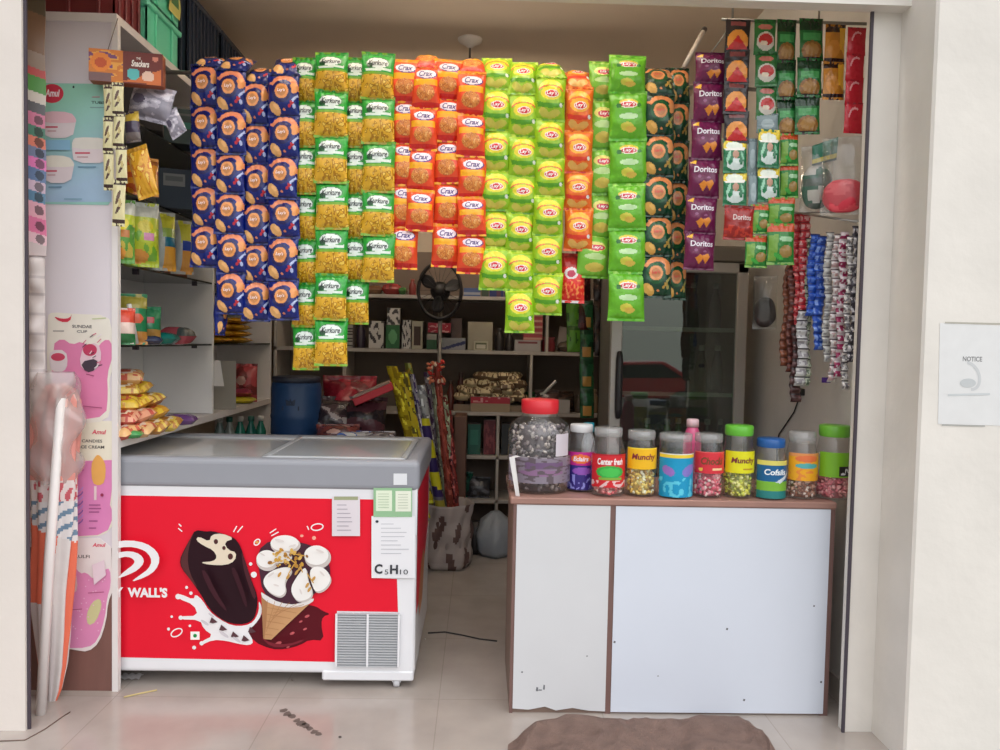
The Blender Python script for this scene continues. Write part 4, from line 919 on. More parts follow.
bo = bn.build('price_banner'); md = bo.modifiers.new('thick', 'SOLIDIFY'); md.thickness = .0012
tag(bo, 'narrow striped ice cream price banner beside the left shutter guide', 'banner')
rw = MB(); r0 = P(36, 256, 2.83); r1 = P(36, 425, 2.83)
n_ = 60
rw.grid(lambda u, v: (r0.x-.032+.066*u, 2.825-(.018+.010*math.sin(v*19)+.006*math.sin(v*47))*math.sin(u*PI)-.0, r0.z+(r1.z-r0.z)*v), 12, n_, lambda u, v: (218, 208, 206) if (v*9) % 1 > .15 else (196, 186, 186), GLOSSP)
ro = rw.build('white_wrapping'); md = ro.modifiers.new('thick', 'SOLIDIFY'); md.thickness = .0015
ro.name = 'plastic_sheet'; tag(ro, 'crumpled white plastic sheet hanging below the striped banner', 'plastic sheet')

# folded parasol leaning in the corner
pb = P(41, 711, 2.74); pt_ = P(61, 398, 2.80)
pa = empty('folded_parasol', (pb.x, pb.y, 0), 0, 'folded orange and white parasol in clear plastic leaning in the left corner', 'parasol')
k = MB(); k.tube([(pb.x, pb.y, .0), (pb.x+(pt_.x-pb.x)*.5, (pb.y+pt_.y)/2-.01, pt_.z/2), pt_], [.017, .017, .015], 12, mat('parasol_pole_white', (232, 226, 224), rough=.4))
kid(k, 'pole', pa, 'white pole')
k = MB(); rows = [(383, 58, 5), (388, 58, 14), (400, 57, 20), (425, 55, 23), (460, 54, 22), (500, 54, 21), (540, 54, 20), (590, 52, 19), (630, 53, 16), (665, 53, 13), (690, 52, 9), (702, 51, 5)]
def cpf(u, v):
    y = 383+v*319; x = (u-.5)*2
    if y < 478: c = (214, 142, 132) if noise.noise(Vector((u*6, v*9, 2))) < .22 else (224, 184, 176)
    elif y < 500: c = (222, 208, 206) if noise.noise(Vector((u*14, v*30, 5))) < .12 else (196, 90, 100)
    elif y < 530+x*12: c = (222, 216, 216) if (x*1.2+y/14) % 1 > .35 else (110, 136, 160)
    else:
        c = (226, 112, 84)
        if x > .05+(600-y)/260 and x < .72: c = (216, 208, 206)
        if y > 600 and x > -.75 and x < .25: c = (206, 196, 196)
    return c
def cfn(u, v):
    y = 383+v*319
    for i in range(len(rows)-1):
        if rows[i][0] <= y <= rows[i+1][0]+.01:
            t = (y-rows[i][0])/(rows[i+1][0]-rows[i][0]); cx = rows[i][1]+t*(rows[i+1][1]-rows[i][1]); w = rows[i][2]+t*(rows[i+1][2]-rows[i][2]); break
    th = u*2*PI*1.0+PI/2*0
    r = w*pxm(2.85)*(1+.10*math.sin(th*9+v*6)+.06*math.sin(th*4-v*9))
    q = P(cx, y, 2.845)
    a = PI+u*2*PI/1.0
    return Vector((q.x-r*math.cos(u*2*PI), q.y-.75*r*math.sin(u*2*PI)*.8, q.z))
k.grid(cfn, 140, 170, lambda u, v: cpf(min(1, u*2) if u < .5 else 1-(u-.5)*2, v), CLOTH)
kid(k, 'canopy', pa, 'folded orange and white canopy')
k = MB()
k.grid(lambda u, v: (lambda q: (q.x-(.070+.012*math.sin(v*17)+.02*math.sin(v*3.1)-.0)*math.cos(u*2*PI)+.012*math.sin(u*19+v*11), q.y-.062*math.sin(u*2*PI)+.006*math.sin(u*23-v*14), q.z))(P(56-2*v, 372+v*110, 2.84)), 40, 30, None, clear('crumpled_clear_plastic', (240, 232, 230), rough=.12, haze=.28, bump=.6, bscale=18))
kid(k, 'plastic_sleeve', pa, 'crumpled clear plastic sleeve')
# rag on the floor by the brown panel
k = MB(); q = PZ(64, 684, 0)
def rag(u, v):
    a = u*2*PI; r = .05*(1+.25*math.sin(a*3+1)+.1*math.sin(a*7)); h = .085*(1-v)**.8*(1+.3*math.sin(a*5+v*6))
    return Vector((q.x+r*v*math.cos(a)*.8, q.y+.03+r*v*math.sin(a)*.7, max(.001, h)))
k.grid(rag, 40, 14, lambda u, v: (198, 192, 194) if noise.noise(Vector((u*9, v*6, 1))) < .2 else (90, 86, 92), CLOTH, flip=True)
tag(k.build('rag'), 'crumpled white and dark rag on the floor beside the parasol foot', 'rag')

# snack display box hanging over the panel corner
bx = empty('snack_box', P(126, 83, 2.86), .18, 'maroon and orange snack display box hanging over the end panel corner', 'box')
w_, h_, d_ = .245, .112, .05
k = MB().box((0, d_/2, h_/2), (w_, d_, h_), PAPER, (150, 76, 44), b=.002)
pfb = paint((110, 46, 40), rect(0, 0, .46, 1, lambda x, y: speck((206, 120, 50), (226, 160, 70), 6, 0, 2, (120, 70, 110))(x, y)), ell(.16, .4, .14, .3, (226, 130, 50)), ell(.16, .42, .08, .16, (190, 80, 40)), rect(.0, .74, .30, 1, (120, 90, 90)), poly([(.46, .95), (.98, .5), (.98, 1)], (206, 110, 56)), ell(.60, .70, .09, .18, (90, 180, 180)), ell(.80, .74, .09, .16, (226, 190, 170)), ell(.90, .18, .04, .08, (206, 130, 110)))
k.grid(lambda u, v: ((u-.5)*w_, -.0006, h_*(1-v)), 50, 26, pfb, PAPER)
k.text('Snackers', .245*w_, .16*h_*1.3, lambda x, y: Vector((x*1.0+.195*w_, -.0014, y+.64*h_)), mat('ink_240_230_220', (240, 230, 220), rough=.4), .03, .25)
k.text('THE', .06*w_, .07*h_, lambda x, y: Vector((x+.17*w_, -.0014, y+.80*h_)), mat('ink_240_230_220', (240, 230, 220), rough=.4), .02)
k.build('carton', bx)
k = MB().tube([(-.07, .03, h_), (-.04, .05, h_+.13)], .0015, 5, mat('thin_string', (110, 96, 90), rough=.8)); k.build('string', bx)

def pouch(name, w, h, d, pf, seed, texts=(), m=FOIL, nx=34, ny=44, seal=.08, waist=.03):
    return packet_mesh(name, w, h, d, pf, nx, ny, texts, seed, m, waist, seal)
def hang(me, name, px, py, Y, label, cat='packet', group=None, rz=0, ry=0, rx=0, s=1):
    return tag(link(me, name, P(px, py, Y), (rx, ry, rz), (s, s, s)), label, cat, group)
grey = paint((168, 164, 178), rect(0, 0, 1, .12, (196, 192, 206)), lambda x, y: speck((150, 146, 160), (196, 190, 204), 5, .05, 6, (226, 222, 232))(x, y) if y > .12 else None, ell(.3, .45, .16, .14, (96, 90, 110)))
hang(pouch('silver_pouch', .19, .13, .03, grey, 3, seal=.12), 'silver_pouch', 155, 86, 2.95, 'crumpled silver grey pouch hanging over the upper side shelf', 'packet', None, -.3, .25)
hang(pouch('silver_tail', .07, .10, .012, grey, 5), 'silver_pouch', 169, 112, 2.94, 'small silver pouch dangling under the crumpled silver pouch', 'packet', None, -.3, -.5)
yl = paint((214, 158, 40), lambda x, y: speck((214, 158, 40), (196, 120, 30), 6, .12, 2, (236, 200, 90))(x, y), rect(0, 0, 1, .1, (180, 130, 40)))
hang(pouch('yellow_pouch', .085, .19, .02, yl, 4), 'yellow_pouch', 136, 147, 2.90, 'golden yellow snack pouch hanging beside the cream sachets', 'packet', None, -.2, -.28)
hang(pouch('yellow_pouch_dark', .06, .11, .02, paint((190, 160, 60), rect(0, .35, 1, .7, (70, 60, 80)), rect(0, .7, 1, 1, (120, 110, 110))), 6), 'yellow_pouch', 131, 112, 2.90, 'small yellow and dark pouch behind the cream sachets', 'packet', None, -.2, -.1)

# ================================================================== things hanging at the right
def chain(px0, py0, px1, py1, wpx, Y, pf, label, n=None, fold=.012, rz=-1.0, wav=.010, seed=0):
    a, c = P(px0, py0, Y), P(px1, py1, Y); s = pxm(Y); w = wpx*s*1.2; L_ = (a-c).length
    n = n or max(4, int(L_/.03)); k = MB()
    def f(u, v):
        q = a.lerp(c, v); t = abs(((v*n) % 1)-.5)*2
        return Vector((q.x+(u-.5)*w+wav*.5*math.sin(v*n*.9+seed), q.y-fold*(1-t)-.004*math.sin(u*PI), q.z))
    k.grid(f, 6, n*6, pf, GLOSSP)
    o = k.build('sachet_chain'); md = o.modifiers.new('thick', 'SOLIDIFY'); md.thickness = .004
    return tag(o, label, 'sachet chain', 'chains of small sachets on the right wall')
def rep(n, c1, c2, c3, th=.25):
    def f(x, y):
        t = (y*n) % 1
        if t < .12: return c3
        return c2 if noise.noise(Vector((x*3.5, y*n*2.2, n*.37))) > th-.25 and .25 < t < .85 else c1
    return f
YC1 = 3.02
chain(796, 214, 800, 330, 9, 2.99, rep(14, (196, 50, 60), (232, 140, 140), (150, 30, 44)), 'left red chain of sachets')
chain(804, 214, 803, 328, 8, 2.97, rep(14, (206, 60, 70), (240, 180, 180), (140, 40, 50)), 'right red chain of sachets')
chain(789, 262, 783, 366, 7, 3.02, rep(12, (120, 66, 46), (140, 84, 60), (84, 46, 36)), 'brown chain of sachets left of the red chains', seed=2)
chain(793, 268, 790, 372, 8, 3.0, rep(12, (96, 48, 42), (120, 66, 54), (70, 36, 34)), 'dark brown chain of sachets behind the red chains', seed=4)
chain(797, 325, 795, 402, 9, 2.97, rep(9, (70, 44, 44), (110, 80, 80), (40, 28, 30)), 'blackish lowest-hanging chain of sachets', seed=5)
chain(803, 310, 800, 386, 9, 2.95, rep(8, (206, 204, 204), (150, 146, 150), (50, 46, 52)), 'white and black chain of sachets below the red chains', seed=3)
chain(809, 238, 806, 386, 5, 2.96, rep(16, (190, 196, 176), (96, 110, 90), (60, 60, 66)), 'thin pale green chain of sachets beside the blue chain', seed=6)
chain(814, 234, 810, 316, 8, 2.92, rep(10, (38, 80, 180), (90, 130, 220), (24, 50, 120)), 'short blue chain of sachets', seed=1)
chain(821, 236, 817, 350, 8, 2.91, rep(13, (40, 84, 186), (130, 160, 230), (24, 50, 124)), 'long blue chain of sachets', seed=2)
chain(829, 232, 826, 362, 7, 2.86, rep(15, (206, 206, 204), (150, 150, 154), (110, 106, 110)), 'plain white chain of sachets right of the blue chains', seed=7)
chain(837, 234, 832, 382, 7, 2.82, rep(17, (212, 206, 206), (180, 150, 150), (90, 70, 76)), 'white chain of sachets left of the maroon chain', seed=8)
chain(844, 232, 838, 378, 7, 2.80, rep(16, (212, 200, 204), (150, 40, 86), (206, 190, 196), .1), 'white and maroon chain of sachets', seed=9)
chain(851, 236, 844, 390, 6, 2.76, rep(16, (216, 212, 210), (120, 116, 120), (80, 74, 80)), 'white and grey chain of sachets near the shutter guide', seed=10)
chain(857, 226, 851, 362, 6, 2.73, rep(14, (60, 56, 66), (190, 186, 190), (40, 36, 44), .2), 'black and white chain of sachets against the shutter guide', seed=11)
k = MB(); q = P(821, 380, 2.93); k.box((q.x+.02, q.y, q.z), (.034, .003, .020), GLOSSP, (84, 50, 140), b=.001); tag(k.build('purple_tag'), 'small purple tag stuck on the right wall under the blue chains', 'tag')
# clear polybags
PB = clear('clear_polybag', (244, 244, 242), rough=.08, haze=.05, bump=.5, bscale=22)
def polybag(px, py, w, h, Y, fillc, ff, label, rz=-.4, name='clear_polybag'):
    p = P(px, py, Y); b_ = empty(name, p, rz, label, 'polybag')
    me = packet_mesh('polybag_film', w, h, .035, lambda x, y: (255, 255, 255), 22, 26, (), 9, PB, .06, .05); link(me, 'film', parent=b_)
    k = MB()
    def f(u, v):
        a = u*2*PI; ph = PI*v; r = math.sin(ph)**.7
        n_ = 1+.18*noise.noise(Vector((math.cos(a)*2, math.sin(a)*2, v*4+px)))
        return Vector((w*.44*r*math.cos(a)*n_, .024*r*math.sin(a)*n_, -h*(1-ff)*1.0-h*ff*(.5-.5*math.cos(ph))*.94))
    k.grid(f, 30, 18, fillc if callable(fillc) else (lambda u, v: fillc), GLOSSP, flip=True); k.build('contents', b_)
    return b_
polybag(846, 137, .155, .275, 2.78, lambda u, v: speck((214, 52, 72), (230, 84, 96), 5, .1, 3)(u, v), .46, 'clear polybag holding bright red packs at the right', -.45)
polybag(818, 146, .115, .24, 2.86, lambda u, v: speck((70, 84, 76), (30, 92, 70), 4, 0, 5, (190, 186, 180))(u, v), .72, 'clear polybag with green and dark packs beside the red one', -.35)
k = MB(); a, b_, c, d_ = P(812, 146, 2.85), P(838, 137, 2.82), P(836, 160, 2.82), P(812, 166, 2.85)
k.grid(lambda u, v: (a.lerp(b_, u)).lerp(d_.lerp(c, u), v)+Vector((0, -.006*math.sin(u*PI)*math.sin(v*PI)-.003*math.sin(u*20), 0)), 16, 10, paint((36, 106, 84), rect(0, .72, 1, .95, (196, 176, 50)), rect(0, .95, 1, 1.1, (40, 60, 50))), GLOSSP)
o = k.build('green_header_card'); md = o.modifiers.new('thick', 'SOLIDIFY'); md.thickness = .002; tag(o, 'green and yellow header card hanging above the polybags', 'card')
b3 = polybag(766, 276, .10, .22, 3.22, (58, 50, 48), .6, 'dark polybag with a bright glint hanging beside the fridge', -.6)
for px, py, Y in ((846, 137, 2.78), (818, 146, 2.86)): pass
wr = empty('wall_hook_rail', (1.27, 2.9, P(845, 205, 2.80).z), 0, 'thin wall rail from which the sachet chains hang', 'rail')
kid(MB().tube([P(792, 212, 3.02), P(858, 222, 2.72)], .004, 8, CH), 'rod', wr)
for (px, py, Y) in ((800, 213, 2.98), (852, 221, 2.75)):
    q = P(px, py, Y); kid(MB().tube([q, (1.401, q.y, q.z+.01)], .003, 6, CH), 'bracket', wr)
# black cord on the right wall
cpts = [PX(803, 392, 1.398), PX(799, 398, 1.395), PX(794, 412, 1.395), PX(786, 424, 1.395), PX(779, 434, 1.395), PX(777, 446, 1.395), PX(777, 470, 1.395)]
co_ = empty('electric_cord', cpts[0], 0, 'thin black electric cord running down the right wall behind the jars', 'cord')
sp = []
for i in range(len(cpts)-1):
    for t in range(5): sp.append(cpts[i].lerp(cpts[i+1], t/5))
kid(MB().tube(sp+[cpts[-1]], .003, 6, mat('cord_black', (40, 36, 38), rough=.5)), 'wire', co_)
kid(MB().box(cpts[0]+Vector((-.004, 0, 0)), (.018, .03, .03), mat('cord_black', (40, 36, 38), rough=.5), b=.004), 'plug', co_)
# faded notice on the right-hand front wall
D = Decal(2.4488, PAPER); o = [P(x, y, 2.4488) for x, y in ((940, 323), (1012, 326), (1012, 426), (938, 424))]
D.mb.prism(o[::-1], (0, .001, 0), PAPER, (222, 222, 222)); D.text('NOTICE', 972.5, 359, 20, 5, (120, 120, 122), .02); D.ring(969, 376, 10, 14, 3, (200, 202, 204), -.4, -1.2, 1.9, 18); D.ell(968, 383, 8, 4.5, (192, 196, 198)); D.line(948, 395, 990, 394, 2, (200, 204, 206)); D.line(942, 425, 985, 426, 1.2, (170, 170, 166)); D.line(945, 322.5, 1010, 324, 1.4, (176, 172, 160))
tag(D.mb.build('paper_notice'), 'faded white paper notice taped on the right-hand front wall', 'notice')
# ================================================================== crates on the top boards
def crate(x0, x1, y0, y1, z0, z1, mname, rgb, label, rz=0, ribs=9, group='plastic crates on the top board'):
    m_ = mat(mname, rgb, rough=.4, var=.06); cx, cy = (x0+x1)/2, (y0+y1)/2
    e_ = empty('plastic_crate', (cx, cy, z0), rz, label, 'crate', group); w, d, h = x1-x0, y1-y0, z1-z0; k = MB(); t = .006
    k.box((0, 0, t/2), (w, d, t), m_)
    for s in (-1, 1):
        k.box((s*(w/2-t/2), 0, h/2), (t, d, h), m_); k.box((0, s*(d/2-t/2), h/2), (w, t, h), m_)
    for i in range(ribs):
        y = -d/2+d*(i+.5)/ribs
        for s in (-1, 1): k.box((s*(w/2+.004), y, h/2), (.010, .012, h*.96), m_, b=.002)
    for i in range(max(3, ribs-3)):
        x = -w/2+w*(i+.5)/max(3, ribs-3)
        for s in (-1, 1): k.box((x, s*(d/2+.004), h/2), (.012, .010, h*.96), m_, b=.002)
    k.build('crate_body', e_)
    r = MB()
    for s in (-1, 1): r.box((s*(w/2+.003), 0, h-.012), (.022, d+.02, .024), m_, b=.004); r.box((0, s*(d/2+.003), h-.012), (w+.02, .022, .024), m_, b=.004)
    r.build('rim', e_)
    return e_
ZT = 2.5065
crate(-1.66, -1.355, 3.20, 3.52, ZT, ZT+.17, 'crate_teal', (110, 216, 180), 'lower teal plastic crate on the top board', ribs=2)
crate(-1.66, -1.345, 3.19, 3.50, ZT+.172, ZT+.36, 'crate_teal', (110, 216, 180), 'upper teal plastic crate stacked on the lower teal one', ribs=2)
crate(-1.66, -1.355, 3.62, 4.04, ZT, 2.90, 'crate_navy', (40, 48, 66), 'dark navy plastic crate beside the teal crates', ribs=9)
crate(-1.66, -1.355, 4.08, 4.50, ZT, 2.90, 'crate_navy', (40, 48, 66), 'dark navy plastic crate further inside the shop', ribs=9)
crate(-1.69, -1.362, 2.94, 3.16, ZT, ZT+.26, 'crate_maroon', (120, 44, 48), 'maroon plastic crate at the street end of the top board', ribs=4)
k = MB(); q = P(168, 8, 3.3)
k.grid(lambda u, v: (-1.332+.004*math.sin(v*5), 3.36+u*.12, ZT+.20+v*.15), 6, 8, paint((206, 196, 110), rect(.2, .2, .8, .7, (70, 120, 70))), PAPER)
o = k.build('paper_label'); o.parent = bpy.data.objects['plastic_crate.001']; o.location = -Vector(o.parent.location); o['label'] = 'yellow paper label'
# ================================================================== goods on the side shelves
def carton(name, c, d, pf, label, cat='box', group=None, rz=0, side=(150, 146, 140), m=PAPER, b=.002):
    """box standing on its base point c; d = width, depth, height; printed front faces the street (or +X when turned)"""
    e_ = MB().box((0, 0, d[2]/2), d, m, side, b=b)
    e_.grid(lambda u, v: ((u-.5)*d[0]*.985, -d[1]/2-.0008, d[2]*(.99-.98*v)), 16, 16, pf if callable(pf) else (lambda u, v: pf), m)
    return tag(e_.build(name, None, c, (0, 0, rz)), label, cat, group)
SB = {'a': .9525, 'b': 1.3055, 'c': 1.6105, 'd': 1.8855, 'e': 2.1705}
def stand(name, px, Y, zk, w, h, d, pf, label, rz=.5, lean=-.08, seed=1, group=None, texts=(), X=None, cat='packet'):
    """pouch standing on a side shelf"""
    x = P(px, 300, Y).x if X is None else X
    me = pouch(name, w, h, d, pf, seed, texts, FOIL, 34, 44)
    return tag(link(me, name, (x, Y, SB[zk]+h*math.cos(lean)), (lean, 0, rz)), label, cat, group)
gp = 'tall pouches on the third side shelf'
def yg(a, b_, c): return paint((188, 202, 56), rect(0, 0, 1, .25, (196, 200, 190)), lambda x, y: speck(a, b_, 5, .1, 3)(x, y) if y > .42 else None, ell(.6, .4, .22, .10, (226, 210, 60)), rect(.55, .5, .85, .62, c), ell(.4, .85, .3, .10, (222, 150, 60)))
stand('pouch', 121, 2.985, 'c', .10, .24, .04, yg((90, 150, 60), (190, 170, 70), (190, 120, 60)), 'green pouch nearest the end panel, third side shelf', .3, seed=2, group=gp)
stand('pouch', 141, 3.13, 'c', .13, .255, .05, yg((190, 206, 50), (120, 176, 56), (226, 150, 190)), 'wide yellow-green pouch on the third side shelf', .45, seed=3, group=gp)
stand('pouch', 163, 3.30, 'c', .095, .245, .05, paint((186, 192, 188), rect(.35, .02, 1, .3, (206, 206, 50)), rect(.45, .45, 1, .62, (16, 110, 140)), rect(.45, .62, 1, 1, (236, 170, 60)), rect(.35, .3, .9, .45, (150, 180, 80))), 'silver pouch with teal square and orange foot', .6, seed=4, group=gp)
stand('pouch', 181, 3.46, 'c', .095, .235, .05, paint((190, 194, 192), rect(.35, .0, 1, .45, (206, 206, 60)), rect(.4, .42, .95, .58, (40, 70, 170)), rect(.4, .58, 1, 1, (226, 160, 70))), 'silver pouch with blue square and orange foot', .6, seed=5, group=gp)
carton('carton', (-1.45, 3.72, SB['c']), (.10, .16, .07), (120, 60, 40), 'low brown carton at the far end of the third side shelf', 'box', None, .5, (96, 52, 40))
# second shelf: soaps and green packets
gs = 'packets on the second side shelf'
def lump(name, c, d, pf, label, cat='packet', group=None, rz=0, rx=0, seed=1, m=FOIL):
    """soft wrapped pack lying down: a rounded brick with pinched ends"""
    k = MB(); w, dp, h = d
    def f(u, v, top):
        x = (u-.5)*w; y = (v-.5)*dp
        e_ = max(0, 1-abs(2*u-1)**4)**.5*max(0, 1-abs(2*v-1)**4)**.5
        z = h/2+(h/2*e_ if top else -h/2*e_)+.004*noise.noise(Vector((u*5, v*5, seed)))*e_
        return Vector((x, y, z))
    k.grid(lambda u, v: f(u, v, True), 14, 12, pf if callable(pf) else (lambda u, v: pf), m, flip=True)
    k.grid(lambda u, v: f(u, v, False), 8, 8, None, m, col=pf(.1, .1) if callable(pf) else pf)
    return tag(k.build(name, None, c, (rx, 0, rz)), label, cat, group)
sp_ = lambda a, b_, s=6, sd=1, c3=None: speck(a, b_, s, .05, sd, c3)
stand('packet', 123, 2.99, 'b', .085, .14, .03, paint((206, 70, 50), rect(0, .4, 1, .7, (226, 200, 190)), rect(0, .7, 1, 1, (40, 110, 60))), 'red and white packet by the end panel, second side shelf', .5, seed=6, group=gs)
stand('packet', 132, 3.10, 'b', .11, .20, .04, paint((34, 120, 76), rect(0, 0, 1, .3, (150, 140, 60)), ell(.6, .5, .25, .1, (206, 90, 60)), rect(0, .75, 1, 1, (190, 130, 60))), 'dark green packet topped with yellow, second side shelf', .5, seed=7, group=gs)
stand('packet', 145, 3.22, 'b', .12, .155, .04, paint((40, 134, 90), rect(.2, .3, .8, .45, (190, 60, 60)), rect(0, .62, 1, .85, (186, 140, 70))), 'green packet with red flash, second side shelf', .4, seed=8, group=gs)
k = MB(); k.tube([(P(129, 0, 3.02).x, 3.02, SB['b']+.155), (P(139, 0, 3.1).x, 3.08, SB['b']+.006)], .009, 8, mat('white_tube', (206, 204, 200), rough=.4)); tag(k.build('white_tube'), 'slanting white tube leaning on the second side shelf', 'tube')
lump('packet', (P(158, 0, 3.3).x, 3.30, SB['b']), (.17, .10, .05), paint((24, 120, 110), ell(.5, .5, .3, .3, (40, 150, 130))), 'flat teal packet lying on the second side shelf', 'packet', gs, .1)
lump('packet', (P(178, 0, 3.42).x, 3.42, SB['b']), (.13, .10, .075), paint((176, 80, 90), ell(.3, .5, .3, .3, (150, 60, 80)), rect(.7, 0, 1, 1, (70, 80, 80))), 'dusky red packet lying beside the flat teal packet', 'packet', gs, -.2)
lump('packet', (P(147, 0, 3.16).x+.02, 3.15, SB['b']), (.09, .08, .035), (36, 48, 80), 'small navy packet lying in front of the green packet', 'packet', gs, .3)
# lower board: heap of instant noodle packets
gn2 = 'noodle packets heaped on the lower board'
nk = random.Random(3)
cols = [((226, 190, 60), (206, 150, 50), (190, 70, 60)), ((222, 176, 120), (196, 90, 70), (230, 210, 190)), ((230, 200, 90), (190, 130, 60), (236, 226, 200)), ((226, 160, 130), (190, 80, 70), (236, 220, 200))]
spots = [(121, 2.99, 0, 'at the front foot of the heap', 1), (137, 3.06, 0, 'second along the foot of the heap', 1), (152, 3.16, 0, 'third along the foot of the heap', 2), (165, 3.28, 0, 'last along the foot of the heap, by the purple packet', 2),
         (122, 3.02, 1, 'in the second layer, by the end panel', 3), (137, 3.11, 1, 'in the middle of the second layer', 3), (151, 3.23, 1, 'at the far end of the second layer', 0),
         (121, 3.06, 2, 'in the third layer, by the end panel', 0), (135, 3.15, 2, 'in the middle of the third layer', 0), (147, 3.26, 2, 'at the far end of the third layer', 2),
         (122, 3.12, 3, 'in the fourth layer, by the end panel', 2), (134, 3.22, 3, 'in the fourth layer, away from the panel', 0), (126, 3.16, 4, 'at the very top of the heap', 1)]
for (px, Y, ly, wh, ci) in spots:
    a, b_, c = cols[ci]
    pf = paint(sp_(a, b_, 5, px), ell(.5, .5, .26, .3, c), ell(.5, .5, .16, .2, b_))
    lump('noodle_packet', (P(px, 300, Y).x, Y, SB['a']+ly*.050), (.13, .10, .050), pf, 'yellow and red noodle packet '+wh, 'noodle packet', gn2, nk.uniform(-.5, .5), .25, seed=px)
lump('packet', (P(181, 0, 3.45).x, 3.45, SB['a']), (.14, .09, .045), paint((110, 70, 130), ell(.5, .5, .3, .25, (150, 100, 170))), 'purple packet lying alone on the lower board', 'packet', None, .1)
lump('packet', (P(127, 0, 2.96).x, 2.975, SB['a']), (.10, .06, .03), (70, 150, 80), 'small green packet at the very front of the lower board', 'packet', None, .2)
# upper shelves
stand('packet', 139, 3.10, 'd', .14, .15, .04, paint((226, 150, 40), sp_((226, 150, 40), (200, 90, 40), 5, 3), rect(0, 0, 1, .2, (160, 90, 40))), 'orange snack packet on the fourth side shelf', .5, seed=9)
carton('carton', (P(175, 0, 3.45).x, 3.45, SB['d']), (.14, .12, .17), paint((44, 60, 78), rect(.2, .12, .8, .42, (130, 136, 140)), rect(.26, .18, .74, .34, (96, 104, 112))), 'navy carton with grey label, fourth side shelf', 'box', None, .35, (34, 46, 60))
carton('carton', (P(150, 0, 3.25).x-.10, 3.27, SB['d']), (.13, .12, .13), (60, 56, 50), 'dark grey carton behind the orange packet, fourth side shelf', 'box', None, .35, (50, 46, 42))
carton('carton', (P(178, 0, 3.5).x, 3.50, SB['e']), (.15, .14, .15), paint((44, 62, 62), rect(.1, .4, .9, .55, (40, 110, 96)), rect(.1, .1, .9, .2, (90, 92, 92))), 'dark green carton on the uppermost glass shelf', 'box', None, .35, (36, 48, 48))
carton('carton', (P(158, 0, 3.3).x-.05, 3.28, SB['e']), (.15, .14, .20), (52, 46, 44), 'dark brown carton on the uppermost glass shelf', 'box', None, .35, (48, 42, 40))
carton('carton', (P(196, 0, 3.75).x, 3.74, SB['e']), (.15, .14, .20), (58, 40, 36), 'brown carton at the far end of the uppermost glass shelf', 'box', None, .35, (48, 36, 32))
carton('carton', (P(200, 0, 3.78).x, 3.76, SB['d']), (.15, .14, .18), (40, 46, 50), 'blackish carton at the far end of the fourth side shelf', 'box', None, .35, (36, 40, 42))
# second bay: stacks of yellow packets, red and pink packets, leaning grey board
for r_ in range(4):
    for c_ in range(2):
        Y = 4.15+c_*.34
        lump('yellow_packet', (SXR-.09, Y, SB['b']+r_*.036), (.20, .28, .036), sp_((206, 160, 50), (180, 130, 36), 4, r_+c_*7), 'flat yellow packet, %s in the %s stack of the inner bay' % (['lowest', 'second from below', 'third from below', 'topmost'][r_], ['nearer', 'farther'][c_]), 'packet', 'yellow packets stacked in the inner bay', PI/2*0+.03*r_)
lump('packet', (P(244, 0, 4.62).x, 4.62, SB['a']), (.15, .14, .035), (214, 200, 60), 'bright yellow packet lying lowest in the inner bay', 'packet', None, 0)
lump('packet', (P(243, 0, 4.66).x, 4.66, SB['a']+.035), (.14, .14, .05), (150, 60, 80), 'dark pink packet lying on the bright yellow one', 'packet', None, .2)
stand('packet', 246, 4.74, 'a', .14, .23, .05, paint((190, 80, 84), sp_((190, 80, 84), (130, 60, 60), 4, 2), ell(.35, .45, .2, .12, (206, 160, 150))), 'red packet standing behind the pink and yellow packets', .2, seed=12)
k = MB(); k.box((0, 0, .13), (.14, .012, .26), mat('grey_board', (146, 142, 134), rough=.6)); tag(k.build('board', None, (P(223, 0, 4.18).x, 4.20, SB['a']), (-.06, 0, .3)), 'upright grey board just behind the shelf partition', 'board')
k = MB().prism([(0, 0, 0), (.05, 0, .0), (.03, 0, .13), (0, 0, .13)], (0, .002, 0), PAPER, (214, 210, 206)); tag(k.build('paper_sheet', None, (P(213.5, 0, 3.935).x, 3.935+.035, P(213, 386, 3.97).z)), 'white paper sheet sticking out past the shelf partition', 'paper')
for i, (px, c) in enumerate(((222, (120, 140, 136)), (232, (150, 160, 156)), (243, (40, 120, 104)), (254, (36, 110, 100)), (264, (44, 130, 110)))):
    Y = 4.5+.03*i; x = P(px, 0, Y).x
    e_ = empty('bottle', (x, Y, .6205), 0, '%s bottle on the bottom board behind the freezer, %s' % (['grey', 'pale grey', 'teal', 'dark teal', 'green'][i], ['first from the left', 'second from the left', 'in the middle', 'second from the drum', 'beside the drum'][i]), 'bottle', 'bottles on the bottom board')
    MB().lathe([(0, 0), (.028, 0), (.03, .01), (.03, .17), (.014, .22), (.014, .235)], n=18, m=mat('bottle_%d' % i, c, rough=.2)).build('bottle_body', e_)
    MB().lathe([(.016, .23), (.018, .232), (.018, .258), (0, .26)], n=16, m=mat('cap_%d' % (i % 2), [(200, 200, 196), (30, 90, 80)][i % 2], rough=.4)).build('cap', e_)

